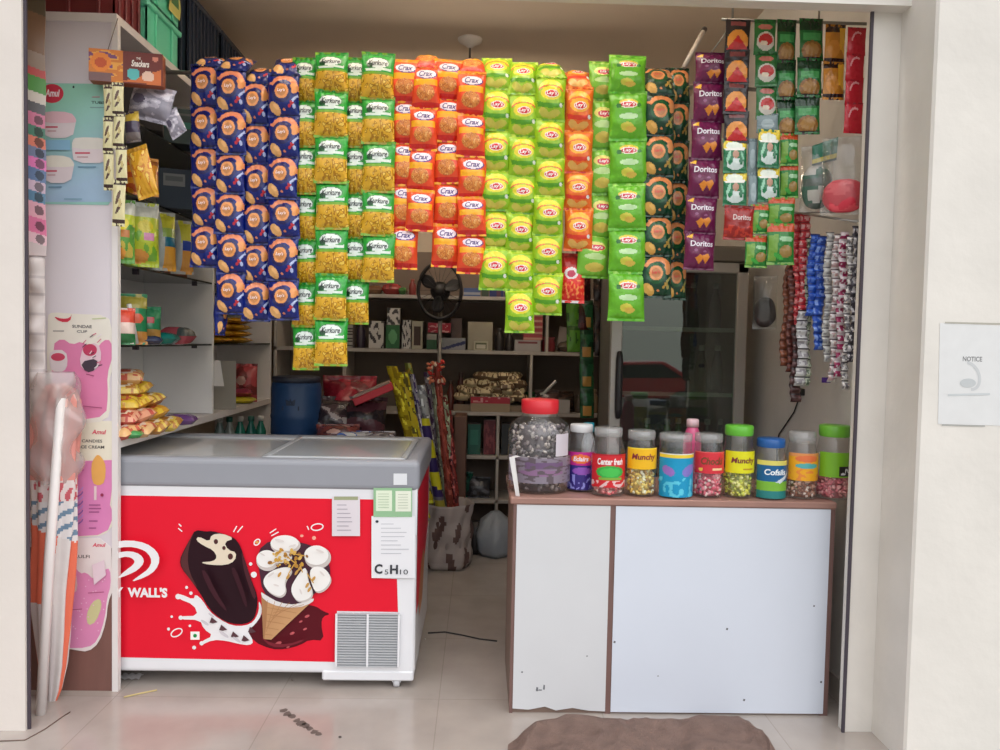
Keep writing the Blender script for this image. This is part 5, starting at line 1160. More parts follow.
# ================================================================== behind the freezer: drum, heaps of bags, wrapped rolls in a sack, fan
q = P(296, 436, 4.2); dm = empty('drum', (q.x, 4.2, .7605), 0, 'dark blue plastic drum behind the freezer', 'drum')
hz = P(296, 376, 4.2).z-.7605; NB = mat('drum_blue', (22, 60, 104), rough=.45, var=.1); k = MB()
k.lathe([(0, 0), (.125, 0), (.13, .02), (.131, hz*.4), (.134, hz*.44), (.131, hz*.48), (.131, hz*.84), (.126, hz*.90), (.118, hz*.93)], n=40, m=NB)
k.build('drum_body', dm)
MB().lathe([(.12, hz*.91), (.126, hz*.92), (.126, hz*.985), (.115, hz), (0, hz)], n=40, m=mat('drum_lid', (30, 36, 54), rough=.5), rfun=lambda a, z: 1+.008*math.cos(a*30)).build('lid', dm)
k = MB()
def em(pts): k.add([(math.cos(-PI/2+a/.133)*.133, math.sin(-PI/2+a/.133)*.133, hz*.62+b_) for a, b_ in pts], [tuple(range(len(pts)))], mat('emblem_dark', (12, 34, 62), rough=.5))
em([(-.045, -.03), (.045, -.03), (.045, -.008), (-.045, -.008)]); em([(-.022, -.005), (.022, -.005), (.026, .03), (.006, .018), (0, .034), (-.006, .018), (-.026, .03)])
k.build('emblem', dm)
zt = .7605
def bag(px, pyb, Y, w, h, d, pf, label, rz=0, tilt=0, z=None, seed=1, name='packet', group='bags heaped behind the freezer'):
    zz = zt if z is None else z
    me = pouch(name, w, h, d, pf if callable(pf) else (lambda u, v: pf), seed, (), FOIL, 40, 44)
    return tag(link(me, name, (P(px, pyb, Y).x, Y, zz+h*math.cos(tilt)), (tilt, 0, rz)), label, 'packet', group)
bag(338, 430, 4.05, .22, .16, .10, sp_((120, 60, 56), (80, 40, 44), 4, 1, (190, 150, 140)), 'brown-red bag lowest beside the blue drum', .2, -.5)
bag(352, 430, 4.00, .20, .13, .08, sp_((166, 166, 172), (50, 90, 170), 3.2, 2, (210, 210, 214)), 'white and blue bag in front of the heap', -.1, -.5, seed=2)
bag(378, 432, 4.00, .18, .13, .08, sp_((120, 112, 116), (60, 56, 64), 4, 3, (190, 186, 190)), 'grey silver bag in the heap', .2, -.5, seed=3)
bag(335, 410, 4.28, .22, .28, .10, sp_((44, 36, 42), (70, 54, 60), 4, 4, (160, 150, 150)), 'black bag standing beside the blue drum', .1, -.3, seed=4)
bag(366, 410, 4.28, .24, .28, .10, sp_((40, 32, 38), (84, 48, 56), 4, 5), 'black and maroon bag in the middle of the heap', -.1, -.3, seed=5)
bag(350, 395, 4.42, .30, .40, .10, sp_((150, 28, 46), (110, 20, 36), 3, 6), 'large red bag at the top of the heap', .1, -.35, seed=6)
k = MB().box((0, 0, .02), (.22, .14, .04), PAPER, (186, 40, 54), b=.004); k.box((0, -.002, .046), (.21, .13, .012), PAPER, (150, 130, 120), b=.003)
tag(k.build('red_tray', None, P(375, 397, 4.2)-Vector((0, 0, .0)), (0, -.42, .1)), 'red tray tilted on top of the heaped bags', 'tray')
k = MB(); 
# tall sack holding wrapped rolls
q = PZ(447, 563, 0); sk = empty('sack', (q.x, q.y-.04, 0), 0, 'pale crumpled sack on the floor full of wrapped rolls', 'sack')
SKY = q.y-.04
k.lathe([(0, .002), (.13, .002), (.145, .03)]+[(.142+.006*math.sin(i*.5), .04+i*.011) for i in range(29)]+[(.148, .365), (.155, .385), (.145, .38), (.135, .30), (.13, .05), (0, .04)], n=72, m=CLOTH, rfun=lambda a, z: 1+.05*math.sin(a*5+z*9)+.03*math.sin(a*11-z*23), colf=lambda u, z: (176, 164, 160) if noise.noise(Vector((math.cos(u*6.28)*2.2, math.sin(u*6.28)*2.2, z*7))) > -.2 else (104, 80, 76))
k.build('sack_body', sk)
sx = q.x
rolls = [((-.05, .05), (392, 366), .030, ((196, 176, 40), (150, 130, 30)), 'yellow patterned wrapped roll leaning furthest left', 4.35),
         ((-.04, 0), (402, 372), .034, ((206, 186, 44), (110, 100, 40)), 'yellow and grey wrapped roll, second from the left', 4.40),
         ((-.02, -.03), (412, 374), .016, ((150, 146, 160), (70, 60, 110)), 'thin silver and purple roll', 4.45),
         ((.0, .04), (421, 385), .026, ((170, 172, 176), (130, 132, 140)), 'silver grey wrapped roll in the middle', 4.5),
         ((.03, .03), (432, 362), .018, ((150, 156, 130), (110, 110, 100)), 'tall pale green roll', 4.55),
         ((.05, .0), (436, 365), .022, ((130, 60, 50), (170, 80, 66)), 'brown-red wrapped roll towards the right', 4.55),
         ((.07, .05), (444, 395), .020, ((150, 160, 130), (120, 60, 56)), 'pale roll with red streaks on the right', 4.6),
         ((-.06, -.03), (398, 386), .026, ((150, 140, 50), (96, 60, 80)), 'olive and purple wrapped roll behind the yellow ones', 4.48),
         ((-.03, .06), (408, 363), .020, ((120, 130, 60), (180, 150, 60)), 'green and gold roll behind the yellow and grey one', 4.55),
         ((.02, .07), (427, 372), .020, ((130, 124, 136), (84, 60, 96)), 'silver and plum roll behind the middle one', 4.62),
         ((.08, -.02), (448, 410), .022, ((140, 56, 52), (90, 40, 44)), 'short dark red roll on the far right', 4.64)]
for (ox, oy), (px, py), r, (c1, c2), lab, Yt in rolls:
    a = Vector((sx+ox, SKY+oy, .05)); c = P(px, py, Yt); k = MB(); n_ = 26; c3_ = tuple(min(255, int(q_*1.25)+24) for q_ in c1)
    def f(u, v):
        p = a.lerp(c, v); t = u*2*PI; rr = r*(1+.08*math.sin(t*3+v*30)+.05*math.sin(v*60)); return p+Vector((rr*math.cos(t), rr*math.sin(t), 0))
    k.grid(f, 24, 120, lambda u, v: c3_ if noise.noise(Vector((math.cos(u*6.28)*1.5, v*30, px+9))) > .3 else (c2 if noise.noise(Vector((math.cos(u*6.28)*1.3, v*26+u*3, px))) > .06 else c1), FOIL)
    kk = 16; k.add([f(i/kk, 1) for i in range(kk)], [tuple(range(kk))[::-1]], FOIL, c2)
    tag(k.build('wrapped_roll'), lab, 'roll', 'wrapped rolls standing in the sack')
# yellow and purple striped roll in front
a = Vector((sx+.02, SKY-.07, .06)); c = P(424, 418, 4.5); k = MB()
def f(u, v):
    p = a.lerp(c, v); t = u*2*PI; return p+Vector((.030*math.cos(t), .030*math.sin(t), 0))
k.grid(f, 18, 40, lambda u, v: ((206, 200, 40) if int(v*9+u*.5) % 2 else (50, 36, 96)) if v > .45 else ((170, 160, 60) if int(v*14) % 3 else (110, 104, 120)), GLOSSP)
k.add([f(i/16, 1) for i in range(16)], [tuple(range(16))[::-1]], GLOSSP, (120, 116, 60))
tag(k.build('wrapped_roll'), 'yellow and purple striped roll in front of the others', 'roll', 'wrapped rolls standing in the sack')
# red-tipped bunch on the rolls
k = MB()
for i in range(26):
    b_ = P(rnd.uniform(428, 444), rnd.uniform(360, 384), 4.50)
    blob(k, b_, rnd.uniform(.010, .02), rnd.choice([(190, 50, 44), (214, 190, 170), (150, 40, 40), (206, 120, 90)]), CLOTH, rnd)
k.tube([P(437, 386, 4.5), P(437, 362, 4.5)], .006, 6, CLOTH, (150, 60, 50)); k.tube([P(437, 384, 4.5), Vector((sx+.03, SKY-.01, .2))], .005, 6, CLOTH, (150, 60, 50))
tag(k.build('artificial_flowers'), 'red and cream artificial flowers on a stem among the rolls', 'flowers')
k = MB().box((0, 0, .44), (.075, .26, .88), mat('brown_cabinet_wood', (104, 70, 56), rough=.55, var=.15), b=.003); tag(k.build('wooden_board', None, (P(462, 450, 4.93).x-.01, 4.93, 0)), 'brown wooden board standing beside the back shelving', 'board')
# pedestal fan
fq = P(440, 291, 4.84); fn = empty('pedestal_fan', (fq.x, 4.925, 0), 0, 'black pedestal fan with a pale pole in front of the back shelving', 'fan')
FB = mat('fan_black', (34, 30, 32), rough=.45)
kid(MB().tube([(fq.x, 4.925, .03), (fq.x, 4.925, fq.z-.05)], .013, 12, mat('fan_pole', (150, 144, 138), rough=.4, metal=.4)), 'pole', fn, 'pale pole')
kid(MB().lathe([(0, 0), (.105, 0), (.11, .015), (.06, .035), (.02, .06), (0, .06)], c=(fq.x, 4.925, 0), n=32, m=FB), 'base', fn)
kid(MB().lathe([(0, -.06), (.05, -.06), (.06, -.03), (.06, .05), (.035, .075), (0, .075)], n=24, m=FB, X=Matrix.Translation((fq.x, 4.905, fq.z)) @ Matrix.Rotation(PI/2, 4, 'X')), 'motor', fn)
k = MB(); R_ = .155
for yy, rr in ((4.825, R_), (4.785, R_*.98), (4.860, R_)): k.tube([(fq.x+rr*math.cos(t)*.86, yy, fq.z+rr*math.sin(t)*1.12) for t in [2*PI*i/40 for i in range(41)]], .010, 6, FB, caps=False)
for i in range(20):
    t = 2*PI*i/20; k.tube([(fq.x, 4.765, fq.z), (fq.x+.08*math.cos(t)*.86, 4.770, fq.z+.08*math.sin(t)*1.12), (fq.x+R_*math.cos(t)*.86, 4.825, fq.z+R_*math.sin(t)*1.12)], .0016, 4, FB, caps=False)
k.lathe([(0, -.006), (.034, -.004), (.034, .008), (0, .01)], n=20, m=FB, X=Matrix.Translation((fq.x, 4.765, fq.z)) @ Matrix.Rotation(PI/2, 4, 'X'))
kid(k, 'cage', fn)
for i in range(3):
    k = MB(); a0 = 2*PI*i/3+.4
    k.grid(lambda u, v: (fq.x+(.03+.105*v)*math.cos(a0+(u-.5)*(.9*math.sin(PI*(.2+.7*v)))), 4.815+.02*(u-.5), fq.z+(.03+.105*v)*math.sin(a0+(u-.5)*(.9*math.sin(PI*(.2+.7*v))))), 8, 8, None, FB)
    o = kid(k, 'blade', fn); md = o.modifiers.new('thick', 'SOLIDIFY'); md.thickness = .003

# ================================================================== goods on the back shelves
YB = 5.10
def bbox(px0, px1, pyt, sh, pf, label, name='carton', cat='box', Y=5.16, dz=0, side=None, dep=.12, group='goods on the back shelves'):
    z0 = BZ[sh]+dz; x0, x1 = P(px0, 0+320, Y-dep/2).x, P(px1, 320, Y-dep/2).x; zt_ = P((px0+px1)/2, pyt, Y-dep/2).z
    return carton(name, ((x0+x1)/2, Y, z0+.0005), (x1-x0, dep, max(.02, zt_-z0)), pf, label, cat, group, 0, side or (110, 100, 96))
def bbot(px, pyt, sh, r, c, capc, label, name='bottle', Y=5.16, neck=.45, dz=0):
    z0 = BZ[sh]+dz+.0005; x = P(px, 320, Y).x; h = P(px, pyt, Y).z-z0
    e_ = empty(name, (x, Y, z0), 0, label, 'bottle', 'goods on the back shelves')
    MB().lathe([(0, 0), (r*.95, 0), (r, .008), (r, h*.62), (r*neck, h*.82), (r*neck, h*.88)], n=18, m=mat('bb_%d_%d_%d' % c, c, rough=.3)).build('bottle_body', e_)
    MB().lathe([(r*neck*1.1, h*.86), (r*neck*1.15, h*.87), (r*neck*1.15, h*.99), (0, h)], n=16, m=mat('bb_%d_%d_%d' % capc, capc, rough=.4)).build('cap', e_)
def blump(px, sh, w, h, pf, label, Y=5.15, dz=0, rz=0, name='packet', dep=.12):
    return lump(name, (P(px, 330, Y).x, Y, BZ[sh]+dz), (w, dep, h), pf, label, 'packet', 'goods on the back shelves', rz, 0, px)
wb = lambda n=4: paint((190, 186, 182), lambda x, y: (60, 56, 60) if noise.noise(Vector((x*n, y*n, 3))) > .12 else None)
# upper shelf
blump(374, 'T', .11, .06, (120, 84, 60), 'brown packet at the left of the upper back shelf')
blump(392, 'T', .13, .075, sp_((150, 50, 50), (110, 40, 40)), 'red packet on the upper back shelf')
blump(402.5, 'T', .05, .05, (60, 110, 56), 'small green packet beside the red one on the upper back shelf', Y=5.11)
bbot(412, 279, 'T', .024, (130, 52, 48), (150, 70, 60), 'small red-brown bottle on the upper back shelf, left of the fan')
bbox(463, 480, 288, 'T', paint((70, 90, 140), rect(0, .5, 1, .8, (150, 156, 170))), 'blue and white carton right of the fan, upper back shelf')
bbox(481, 488, 290, 'T', (60, 76, 66), 'small dark green carton on the upper back shelf')
bbox(489, 503, 287, 'T', paint((44, 52, 110), rect(.5, 0, .8, 1, (96, 60, 80))), 'dark blue carton on the upper back shelf, above the display stack')
bbox(504, 516, 290, 'T', paint((120, 50, 60), rect(0, 0, .4, 1, (50, 60, 110))), 'red and blue carton on the upper back shelf')
# middle shelf
bbox(343, 353, 325, 'M', paint((150, 146, 142), *[rect(0, y, 1, y+.06, (60, 56, 56)) for y in (.1, .25, .4, .55, .7, .85)]), 'narrow white carton with dark stripes, left of the middle back shelf')
bbot(361, 320, 'M', .03, (50, 40, 54), (70, 60, 60), 'squat dark bottle on the middle back shelf')
bbox(369, 384, 321, 'M', wb(4), 'white carton with black marks on the middle back shelf')
bbox(386, 400, 325, 'M', paint((40, 96, 56), ell(.5, .5, .3, .3, (90, 150, 100))), 'green carton, lower of two, on the middle back shelf')
bbox(387, 400, 308, 'M', wb(3), 'white carton standing on the green one', dz=P(393, 325, 5.1).z-BZ['M']+.001)
bbox(402, 411, 320, 'M', wb(5), 'tall white and black carton left of centre, middle back shelf')
bbox(412, 423, 321, 'M', paint((176, 168, 150), rect(.2, .2, .8, .9, (70, 50, 44))), 'tall cream and brown carton on the middle back shelf')
bbox(427, 437, 334, 'M', paint((50, 96, 66), rect(0, 0, 1, .4, (170, 170, 160))), 'low green and white carton by the fan pole')
bbox(428, 451, 323, 'M', paint((170, 40, 60), lambda x, y: (210, 150, 150) if noise.noise(Vector((x*8, y*4, 1))) > .2 else None), 'red tray of goods laid over the low cartons', Y=5.17, dz=P(436, 333, 5.1).z-BZ['M']+.002)
bbox(440, 466, 338, 'M', paint((150, 150, 156), poly([(0, .9), (1, .2), (1, .5), (.2, 1)], (60, 66, 110))), 'white and blue carton under the red tray')
bbox(451, 462, 318, 'M', (140, 120, 116), 'pale carton behind the red tray', Y=5.30)
bbox(468, 493, 322, 'M', (158, 150, 132), 'plain square cream carton on the middle back shelf', Y=5.2)
bbox(474, 489, 341, 'M', paint((176, 170, 150), rect(.1, .2, .9, .9, (100, 104, 80)), rect(.2, .4, .8, .8, (190, 186, 170))), 'low cream and green carton before the square cream one', Y=5.11, dep=.05)
bbot(500, 328, 'M', .030, (44, 38, 36), (50, 44, 42), 'dark stubby bottle right of the cream carton')
bbot(510, 331, 'M', .028, (40, 34, 34), (60, 52, 48), 'second dark stubby bottle, beside the display stack')
for i in range(5):
    z = BZ['M']+.075+i*.038
    bx_ = carton('carton', (P(533, 320, 5.11).x, 5.13, z), (.125, .10, .037), paint((170, 70, 76), rect(.0, .55, 1, .95, (196, 150, 130))), 'red and cream flat carton, %s of the middle shelf stack' % ['lowest', 'second from below', 'middle', 'second from the top', 'topmost'][i], 'box', 'stacked flat red cartons', 0, (120, 60, 60))
carton('carton', (P(528, 320, 5.11).x, 5.13, BZ['M']+.0005), (.17, .11, .074), paint((166, 160, 158), rect(.1, .1, .9, .3, (120, 60, 66))), 'white carton carrying the stack of flat red cartons', 'box', None, 0, (150, 146, 144))
bbot(549, 337, 'M', .045, (140, 46, 56), (170, 90, 96), 'round red container right of the display stack', neck=.8)
k = MB().prism([P(556, 351, 5.2), P(574, 332, 5.2), P(578, 330, 5.2), P(560, 326, 5.2)], (0, .02, 0), PAPER, (150, 140, 134)); tag(k.build('paper_wrap'), 'pale folded paper wrap on the right of the middle back shelf', 'paper')
blump(572, 'M', .20, .07, (90, 74, 62), 'dull brown packet on the right of the middle back shelf', Y=5.2)
blump(598, 'M', .18, .09, (70, 58, 52), 'dark brown packet beside the divider, middle back shelf', Y=5.22)
# lower shelf: heap of twisted snacks in a tray
gpw = 'cream snack packets heaped in the tray'
pk = random.Random(9); nn = 0
for (ly, n_, x0, x1) in ((0, 6, 458, 526), (1, 6, 461, 526), (2, 5, 468, 524), (3, 4, 478, 520)):
    for i in range(n_):
        px = x0+(x1-x0)*(i+.5)/n_; nn += 1
        lump('snack_packet', (P(px, 330, 5.13).x, 5.13+.03*pk.random(), BZ['L']+.065+ly*.045), (.10, .10, .060), sp_((206, 188, 150), (120, 96, 74), 7, nn), 'cream snack packet, %s in the %s row of the heap' % (['leftmost', 'second from left', 'third from left', 'fourth from left', 'fifth from left', 'rightmost'][i if i < n_-1 else 5], ['bottom', 'second', 'third', 'top'][ly]), 'snack packet', gpw, pk.uniform(-.9, .9), pk.uniform(-.2, .6), nn)
bbox(472, 512, 397, 'L', paint((150, 130, 104), rect(0, 0, 1, .45, (166, 36, 56)), lambda x, y: (200, 140, 140) if y < .4 and noise.noise(Vector((x*12, y*5, 1))) > .25 else None), 'shallow carton tray with red rim before the cream snacks', Y=5.085, dep=.03)
bbox(455, 530, 405, 'L', (130, 110, 90), 'wide low cardboard tray under the cream snack heap', Y=5.24, dep=.26, dz=0)
bbot(462, 372, 'L', .030, (70, 36, 30), (60, 40, 36), 'dark red-brown bottle at the left of the lower back shelf')
bbot(452, 380, 'L', .026, (96, 44, 34), (70, 50, 40), 'brown bottle beside the fan pole on the lower back shelf')
bag(540, 0, 5.2, .16, .13, .06, sp_((30, 100, 50), (24, 60, 40), 4, 1), 'green bag on the right of the lower back shelf', .1, -.2, BZ['L'], 11, group='goods on the back shelves')
bag(556, 0, 5.16, .16, .15, .06, sp_((84, 66, 64), (60, 50, 50), 4, 2, (150, 140, 140)), 'greyish bag with pale patches, lower back shelf', -.1, -.25, BZ['L'], 12, group='goods on the back shelves')
bag(572, 0, 5.2, .16, .14, .06, sp_((76, 56, 48), (50, 40, 36), 4, 3), 'dark brown bag on the lower back shelf', .2, -.2, BZ['L'], 13, group='goods on the back shelves')
k = MB().tube([P(540, 397, 5.12), P(556, 381, 5.10)], .010, 8, mat('white_tube', (206, 204, 200), rough=.4)); tag(k.build('white_tube'), 'short white tube slanting above the big jar lid', 'tube')
bbot(595, 389, 'L', .040, (130, 110, 84), (150, 130, 100), 'beige bottle beside the fridge on the lower back shelf', neck=.5)
bbot(581, 395, 'L', .03, (70, 56, 44), (60, 50, 40), 'dark brown bottle left of the beige bottle')
bbox(560, 572, 400, 'L', (176, 170, 166), 'small white carton behind the big jar lid', Y=5.10, dep=.06)
# lowest shelves
bbox(470, 483, 424, 'K', paint((36, 96, 84), rect(.2, .2, .8, .7, (50, 120, 104))), 'teal carton on the low back shelf')
bbox(486, 498, 420, 'K', sp_((96, 34, 46), (130, 60, 66), 5, 2), 'maroon carton beside the teal one, low back shelf')
bbox(457, 468, 428, 'K', (80, 40, 40), 'dull red carton left of the teal one, low back shelf')
bbox(504, 520, 424, 'K', (40, 44, 48), 'blackish carton right of the divider, low back shelf')
bag(470, 0, 5.16, .16, .17, .06, sp_((30, 84, 70), (24, 50, 46), 4, 1), 'dark teal bag on the second lowest back shelf', .1, -.2, BZ['J'], 14, group='goods on the back shelves')
bag(488, 0, 5.15, .16, .14, .06, sp_((60, 60, 64), (90, 90, 96), 4, 2, (130, 130, 136)), 'grey bag on the second lowest back shelf', -.1, -.2, BZ['J'], 15, group='goods on the back shelves')
k = MB(); q = P(495, 545, 5.0)
k.lathe([(0, .002), (.11, .002), (.135, .04), (.13, .14), (.09, .22), (.03, .27), (0, .275)], n=30, m=mat('grey_polybag', (150, 156, 164), rough=.35, bump=.5, bscale=25, var=.1), rfun=lambda a, z: 1+.09*math.sin(a*3+z*20)+.05*math.sin(a*7))
tag(k.build('polybag', None, (q.x, 4.90, 0)), 'bulging grey polybag on the floor before the back shelving', 'polybag')
k = MB(); k.lathe([(0, .002), (.05, .002), (.06, .04), (.055, .15), (.03, .2), (0, .205)], n=20, m=mat('black_polybag', (40, 36, 38), rough=.4), rfun=lambda a, z: 1+.1*math.sin(a*3+z*20))
tag(k.build('polybag', None, (P(475, 540, 4.9).x, 4.92, 0)), 'small black polybag beside the bulging grey one', 'polybag')
# hanging strips at the back
for px, y0, y1, c1, c2, lab in ((573, 300, 352, (90, 150, 50), (60, 100, 40), 'light green packet strip hanging before the back shelves'), (586, 300, 418, (40, 96, 60), (30, 70, 44), 'long dark green packet strip hanging beside the fridge'), (583, 246, 330, (60, 24, 26), (90, 36, 36), 'dark red packet strip hanging behind the chips'), (600, 246, 356, (44, 34, 32), (70, 50, 46), 'blackish packet strip hanging by the fridge frame')):
    a, c = P(px, y0, 4.3), P(px+1, y1, 4.3); k = MB(); n_ = max(2, round((y1-y0)/30))
    k.grid(lambda u, v: (a.x+(c.x-a.x)*v+(u-.5)*.075, 4.3-.015*abs(math.sin(v*n_*PI))*math.sin(u*PI), a.z+(c.z-a.z)*v), 10, n_*12, lambda u, v: (196, 150, 80) if (c1[1] > 90 and .62 < (v*n_) % 1 < .9 and abs(u-.5) < .3 and px == 586) else (c2 if (v*n_) % 1 < .15 or noise.noise(Vector((u*4, v*n_*3, px))) > .2 else c1), FOIL)
    o = k.build('packet_strip'); md = o.modifiers.new('thick', 'SOLIDIFY'); md.thickness = .008; md.offset = 0
    tag(o, lab, 'packet strip', 'packet strips hanging at the back')
br = empty('hanging_rail', (P(588, 60, 4.3).x, 4.31, 2.5), 0, 'short wire rail at the back holding the dark packet strips', 'rail')
zr = P(588, 246, 4.3).z
kid(MB().tube([(P(566, 246, 4.3).x, 4.308, zr), (P(606, 246, 4.3).x, 4.308, zr)], .004, 6, CH), 'rod', br)
kid(MB().tube([(P(602, 246, 4.3).x, 4.308, zr), (P(602, 246, 4.3).x, 5.421, zr)], .005, 6, CH), 'bracket', br)
for px, y0 in ((573, 300), (586, 300)):
    kid(MB().tube([P(px, y0, 4.3), P(px, 246, 4.306)], .002, 6, CH), 'wire_hook', br)
# ================================================================== inside the fridge
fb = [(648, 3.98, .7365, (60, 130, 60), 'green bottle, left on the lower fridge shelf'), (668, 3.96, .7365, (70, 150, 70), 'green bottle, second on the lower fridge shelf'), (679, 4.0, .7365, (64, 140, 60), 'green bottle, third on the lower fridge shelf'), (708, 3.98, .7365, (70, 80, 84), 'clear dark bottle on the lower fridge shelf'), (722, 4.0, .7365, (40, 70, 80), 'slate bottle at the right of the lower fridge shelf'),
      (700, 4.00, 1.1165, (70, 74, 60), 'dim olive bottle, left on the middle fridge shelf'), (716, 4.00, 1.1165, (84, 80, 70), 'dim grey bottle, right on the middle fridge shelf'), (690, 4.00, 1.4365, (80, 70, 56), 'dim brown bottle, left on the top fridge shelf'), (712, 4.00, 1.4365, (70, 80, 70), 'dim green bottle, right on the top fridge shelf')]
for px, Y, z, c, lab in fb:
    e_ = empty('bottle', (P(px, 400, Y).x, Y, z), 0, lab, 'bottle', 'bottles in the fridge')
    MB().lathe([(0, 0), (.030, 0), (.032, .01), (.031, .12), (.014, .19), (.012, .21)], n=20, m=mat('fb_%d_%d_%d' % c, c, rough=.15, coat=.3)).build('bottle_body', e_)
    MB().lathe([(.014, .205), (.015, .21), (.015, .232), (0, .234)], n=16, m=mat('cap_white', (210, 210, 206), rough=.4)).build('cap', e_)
# ================================================================== on the floor
SKM = mat('jute_sacking', (132, 108, 98), rough=.95, var=.25, vscale=18, bump=.9, bscale=220)
k = MB()
cor = [PZ(520, 742, 0), PZ(565, 717, 0), PZ(640, 722, 0), PZ(705, 718, 0), PZ(752, 728, 0)]
def sack(u, v):
    back = [(508, 745), (535, 726), (566, 717), (620, 719), (650, 724), (700, 717), (738, 719), (760, 733), (762, 742)]
    t = u*(len(back)-1); i = min(int(t), len(back)-2); s_ = t-i
    bx_ = back[i][0]+(back[i+1][0]-back[i][0])*s_; by = back[i][1]+(back[i+1][1]-back[i][1])*s_
    b_ = PZ(bx_, by, 0); f_ = Vector((.10+.92*u+.02*math.sin(u*9), 2.25+.02*math.sin(u*11), 0))
    p = b_.lerp(f_, v)
    h = (.004+.030*(math.sin(min(v, 1-v)*PI)**.5)*(.55+.45*math.sin(u*7+1)**2)+.020*noise.noise(Vector((u*7, v*4, 2)))+.006*(1-abs(noise.noise(Vector((u*16, v*5+u*3, 7))))*2.2)+.010*math.sin(u*16+v*5)*math.sin(v*PI)-.012*math.exp(-((u-.58)/.02)**2))*min(1, min(u, 1-u)*12+.08)
    return Vector((p.x, p.y, max(.002, h)))
k.grid(sack, 160, 60, None, SKM, flip=True)
tag(k.build('jute_sack'), 'brown jute sack spread as a doormat before the counter', 'doormat')
k = MB()
for i in range(9):
    px = 283+i*4.4+pr.uniform(-1, 1); py = 711+i*3.0+pr.uniform(-1, 1); a = PZ(px, py, .0008); r = pr.uniform(.006, .012)
    k.add([a+Vector((r*1.5*math.cos(t)*pr.uniform(.6, 1.2), r*math.sin(t)*pr.uniform(.6, 1.3)*1.6, 0)) for t in [2*PI*j/9 for j in range(9)]], [tuple(range(9))], mat('floor_smear', (104, 92, 86), rough=.7))
o = k.build('dirt_smear'); tag(o, 'dark trail of dirt marks on the floor tiles before the freezer', 'dirt', kind='stuff')
k = MB().tube([PZ(124, 697, .004), PZ(142, 693, .004), PZ(157, 690, .004)], .003, 6, mat('straw_yellow', (206, 186, 130), rough=.5)); tag(k.build('straw'), 'pale yellow straw on the floor in front of the freezer', 'straw')
k = MB(); q = PZ(128, 681, 0)
k.grid(lambda u, v: (q.x-.04+.08*u, q.y-.0+.05*v, .003+.008*abs(math.sin(u*9+v*4))), 12, 6, lambda u, v: (206, 202, 202), PAPER, flip=True); tag(k.build('paper_scrap'), 'white paper scrap on the floor under the freezer edge', 'paper')
for px, py, c, lab in ((292, 681, (120, 108, 100), 'small grey pebble on the floor under the freezer'), (425, 640, (196, 190, 180), 'tiny pale scrap on the floor right of the freezer'), (470, 566, (190, 184, 176), 'tiny pale scrap on the floor in the passage'), (340, 738, (90, 80, 76), 'tiny dark crumb at the end of the dirt trail')):
    k = MB(); blob(k, (0, 0, .004), .006, c, CLOTH, rnd); tag(k.build('crumb', None, PZ(px, py, 0)), lab, 'scrap')
k = MB(); pts = [PZ(x, y, .003) for x, y in ((428, 633), (445, 632), (462, 635), (480, 639), (497, 641))]; k.tube(pts, .0035, 6, mat('cord_black', (40, 36, 38), rough=.5)); tag(k.build('floor_cord'), 'dark cord lying across the passage floor', 'cord')
k = MB(); pts = [PZ(x, y, .002) for x, y in ((0, 741), (25, 740), (45, 729), (62, 717), (70, 712))]; k.tube(pts, .002, 5, mat('thread_brown', (110, 90, 80), rough=.8)); tag(k.build('thread'), 'brown thread on the floor by the parasol foot', 'thread')

# unseen lamp added to brighten the back of the shop, under a ceiling rose
lq = P(470, 45, 4.49); LY = 4.49
lm = empty('added_fill_lamp', (lq.x, LY, 2.40), 0, 'added unseen fill lamp hung from a white ceiling rose behind the strips of packets', 'lamp')
kid(MB().box2((lq.x-.62, LY-.02, 2.43), (lq.x+.62, LY+.02, 2.47), mat('fill_lamp_batten', (220, 220, 216), rough=.4), b=.004), 'batten', lm)
kid(MB().tube([(lq.x-.6, LY, 2.405), (lq.x+.6, LY, 2.405)], .014, 12, mat('fill_lamp_tube', (255, 236, 212), emit=42)), 'tube', lm)
kid(MB().tube([(lq.x, LY, 2.47), (lq.x, LY, 3.05)], .006, 8, mat('rod_end_dark', (80, 70, 66))), 'hanger_rod', lm)
kid(MB().lathe([(0, 3.05), (.07, 3.05), (.066, 3.036), (.03, 3.018), (.012, 3.0), (0, 3.0)], c=(lq.x, LY, 0), n=24, m=mat('rose_white', (216, 210, 206), rough=.4)), 'ceiling_rose', lm, 'white ceiling rose')
lf = empty('added_fill_lamp', (-.1, 2.70, 2.86), 0, 'added fill lamp hidden inside above the shop opening', 'lamp')  # second unseen lamp, added to lift the front shelves and ceiling
kid(MB().box2((-.95, 2.6595, 2.88), (.75, 2.70, 2.93), mat('fill_lamp_batten', (220, 220, 216), rough=.4), b=.004), 'batten', lf)
kid(MB().tube([(-.9, 2.715, 2.87), (.7, 2.715, 2.87)], .014, 12, mat('front_fill_tube', (255, 244, 228), emit=34)), 'tube', lf)
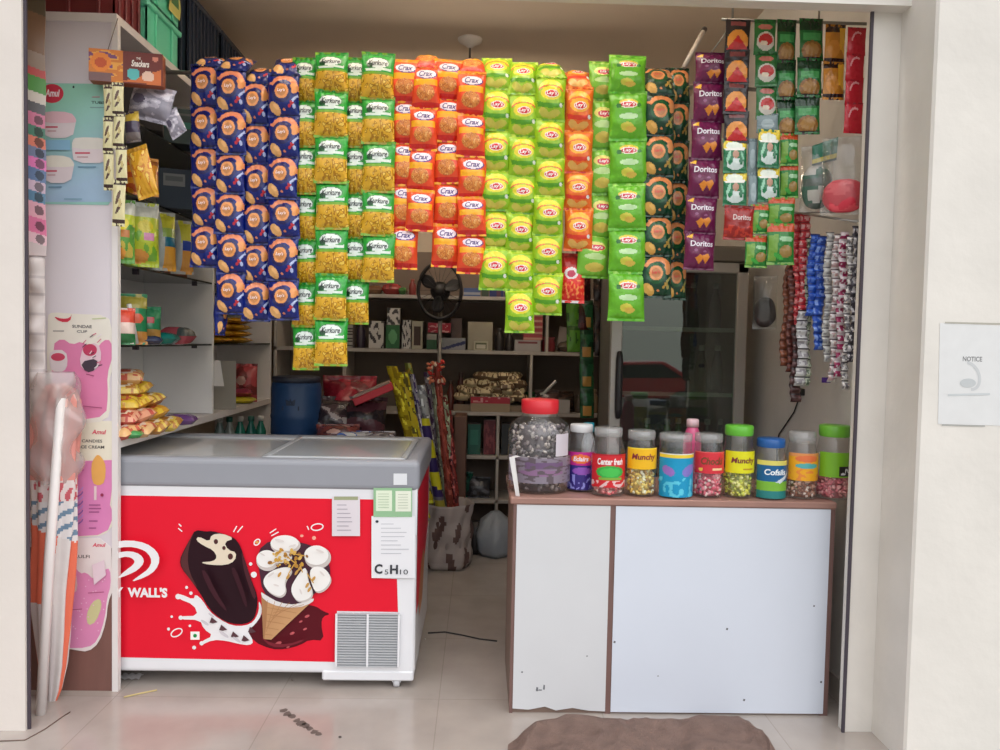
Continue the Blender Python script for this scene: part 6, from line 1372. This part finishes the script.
# ------------------------------------------------------------------ red car parked across the street, seen only as a reflection in the fridge door
cr_ = empty('car', (4.6, -15.5, -.6), 0, 'red hatchback car across the street, reflected in the fridge door glass', 'car')
RC = mat('car_red', (186, 24, 40), rough=.25, coat=.6); DG = mat('car_window', (24, 28, 32), rough=.1); TY = mat('car_tyre', (28, 28, 30), rough=.8)
prof = [(-1.9, .35), (-1.85, .75), (-1.1, .92), (-.6, 1.42), (.7, 1.47), (1.5, 1.0), (1.85, .9), (1.9, .4)]
k = MB()
for sgn in (1,): k.prism([(x, -.8, z) for x, z in prof][::-1], (0, 1.6, 0), RC)
o = kid(MB(), 'x', cr_) if False else k.build('car_body', cr_)
md = o.modifiers.new('round', 'BEVEL'); md.width = .08; md.segments = 3
for s in (-1, 1):
    k = MB().prism([(x, s*.805, z) for x, z in ((-.95, .95), (-.52, 1.34), (.62, 1.38), (1.25, 1.0))][::s], (0, -s*.02, 0), DG); k.build('side_window', cr_)
    for x in (-1.2, 1.2):
        k = MB().lathe([(0, -.09), (.2, -.09), (.31, -.07), (.31, .07), (.2, .09), (0, .09)], n=28, m=TY, X=Matrix.Translation((x, s*.76, .31)) @ Matrix.Rotation(PI/2, 4, 'X'))
        k.lathe([(0, -.1), (.17, -.095), (.17, .095), (0, .1)], n=20, m=mat('wheel_silver', (170, 172, 176), rough=.3, metal=.6), X=Matrix.Translation((x, s*.76, .31)) @ Matrix.Rotation(PI/2, 4, 'X')); k.build('wheel', cr_)
# ------------------------------------------------------------------ light: overcast sky from the street side
w = bpy.data.worlds.new('sky'); scn.world = w; w.use_nodes = True
nt = w.node_tree; N = nt.nodes; L = nt.links
bg = N['Background']; tc = N.new('ShaderNodeTexCoord'); sx = N.new('ShaderNodeSeparateXYZ'); L.new(tc.outputs['Generated'], sx.inputs[0])
cr = N.new('ShaderNodeValToRGB'); L.new(sx.outputs['Z'], cr.inputs[0])
e = cr.color_ramp.elements; e[0].position = 0; e[0].color = (.42, .44, .40, 1); e[1].position = .5; e[1].color = (1, 1.0, 1.02, 1)
m = e.new(.10); m.color = (.55, .58, .52, 1); m = e.new(.2); m.color = (.9, .92, .95, 1)
# the bright part of the overcast lies high over the street, to the right
dt = N.new('ShaderNodeVectorMath'); dt.operation = 'DOT_PRODUCT'; L.new(tc.outputs['Generated'], dt.inputs[0])
dt.inputs[1].default_value = Vector((.55, -.55, .63)).normalized()
mr = N.new('ShaderNodeMapRange'); mr.inputs['From Min'].default_value = .0; mr.inputs['From Max'].default_value = 1; mr.inputs['To Min'].default_value = .55; mr.inputs['To Max'].default_value = 2.2
L.new(dt.outputs['Value'], mr.inputs['Value'])
sc = N.new('ShaderNodeVectorMath'); sc.operation = 'SCALE'; L.new(cr.outputs[0], sc.inputs[0]); L.new(mr.outputs[0], sc.inputs['Scale'])
L.new(sc.outputs[0], bg.inputs[0]); bg.inputs['Strength'].default_value = 1.25
scn.view_settings.exposure = -.12
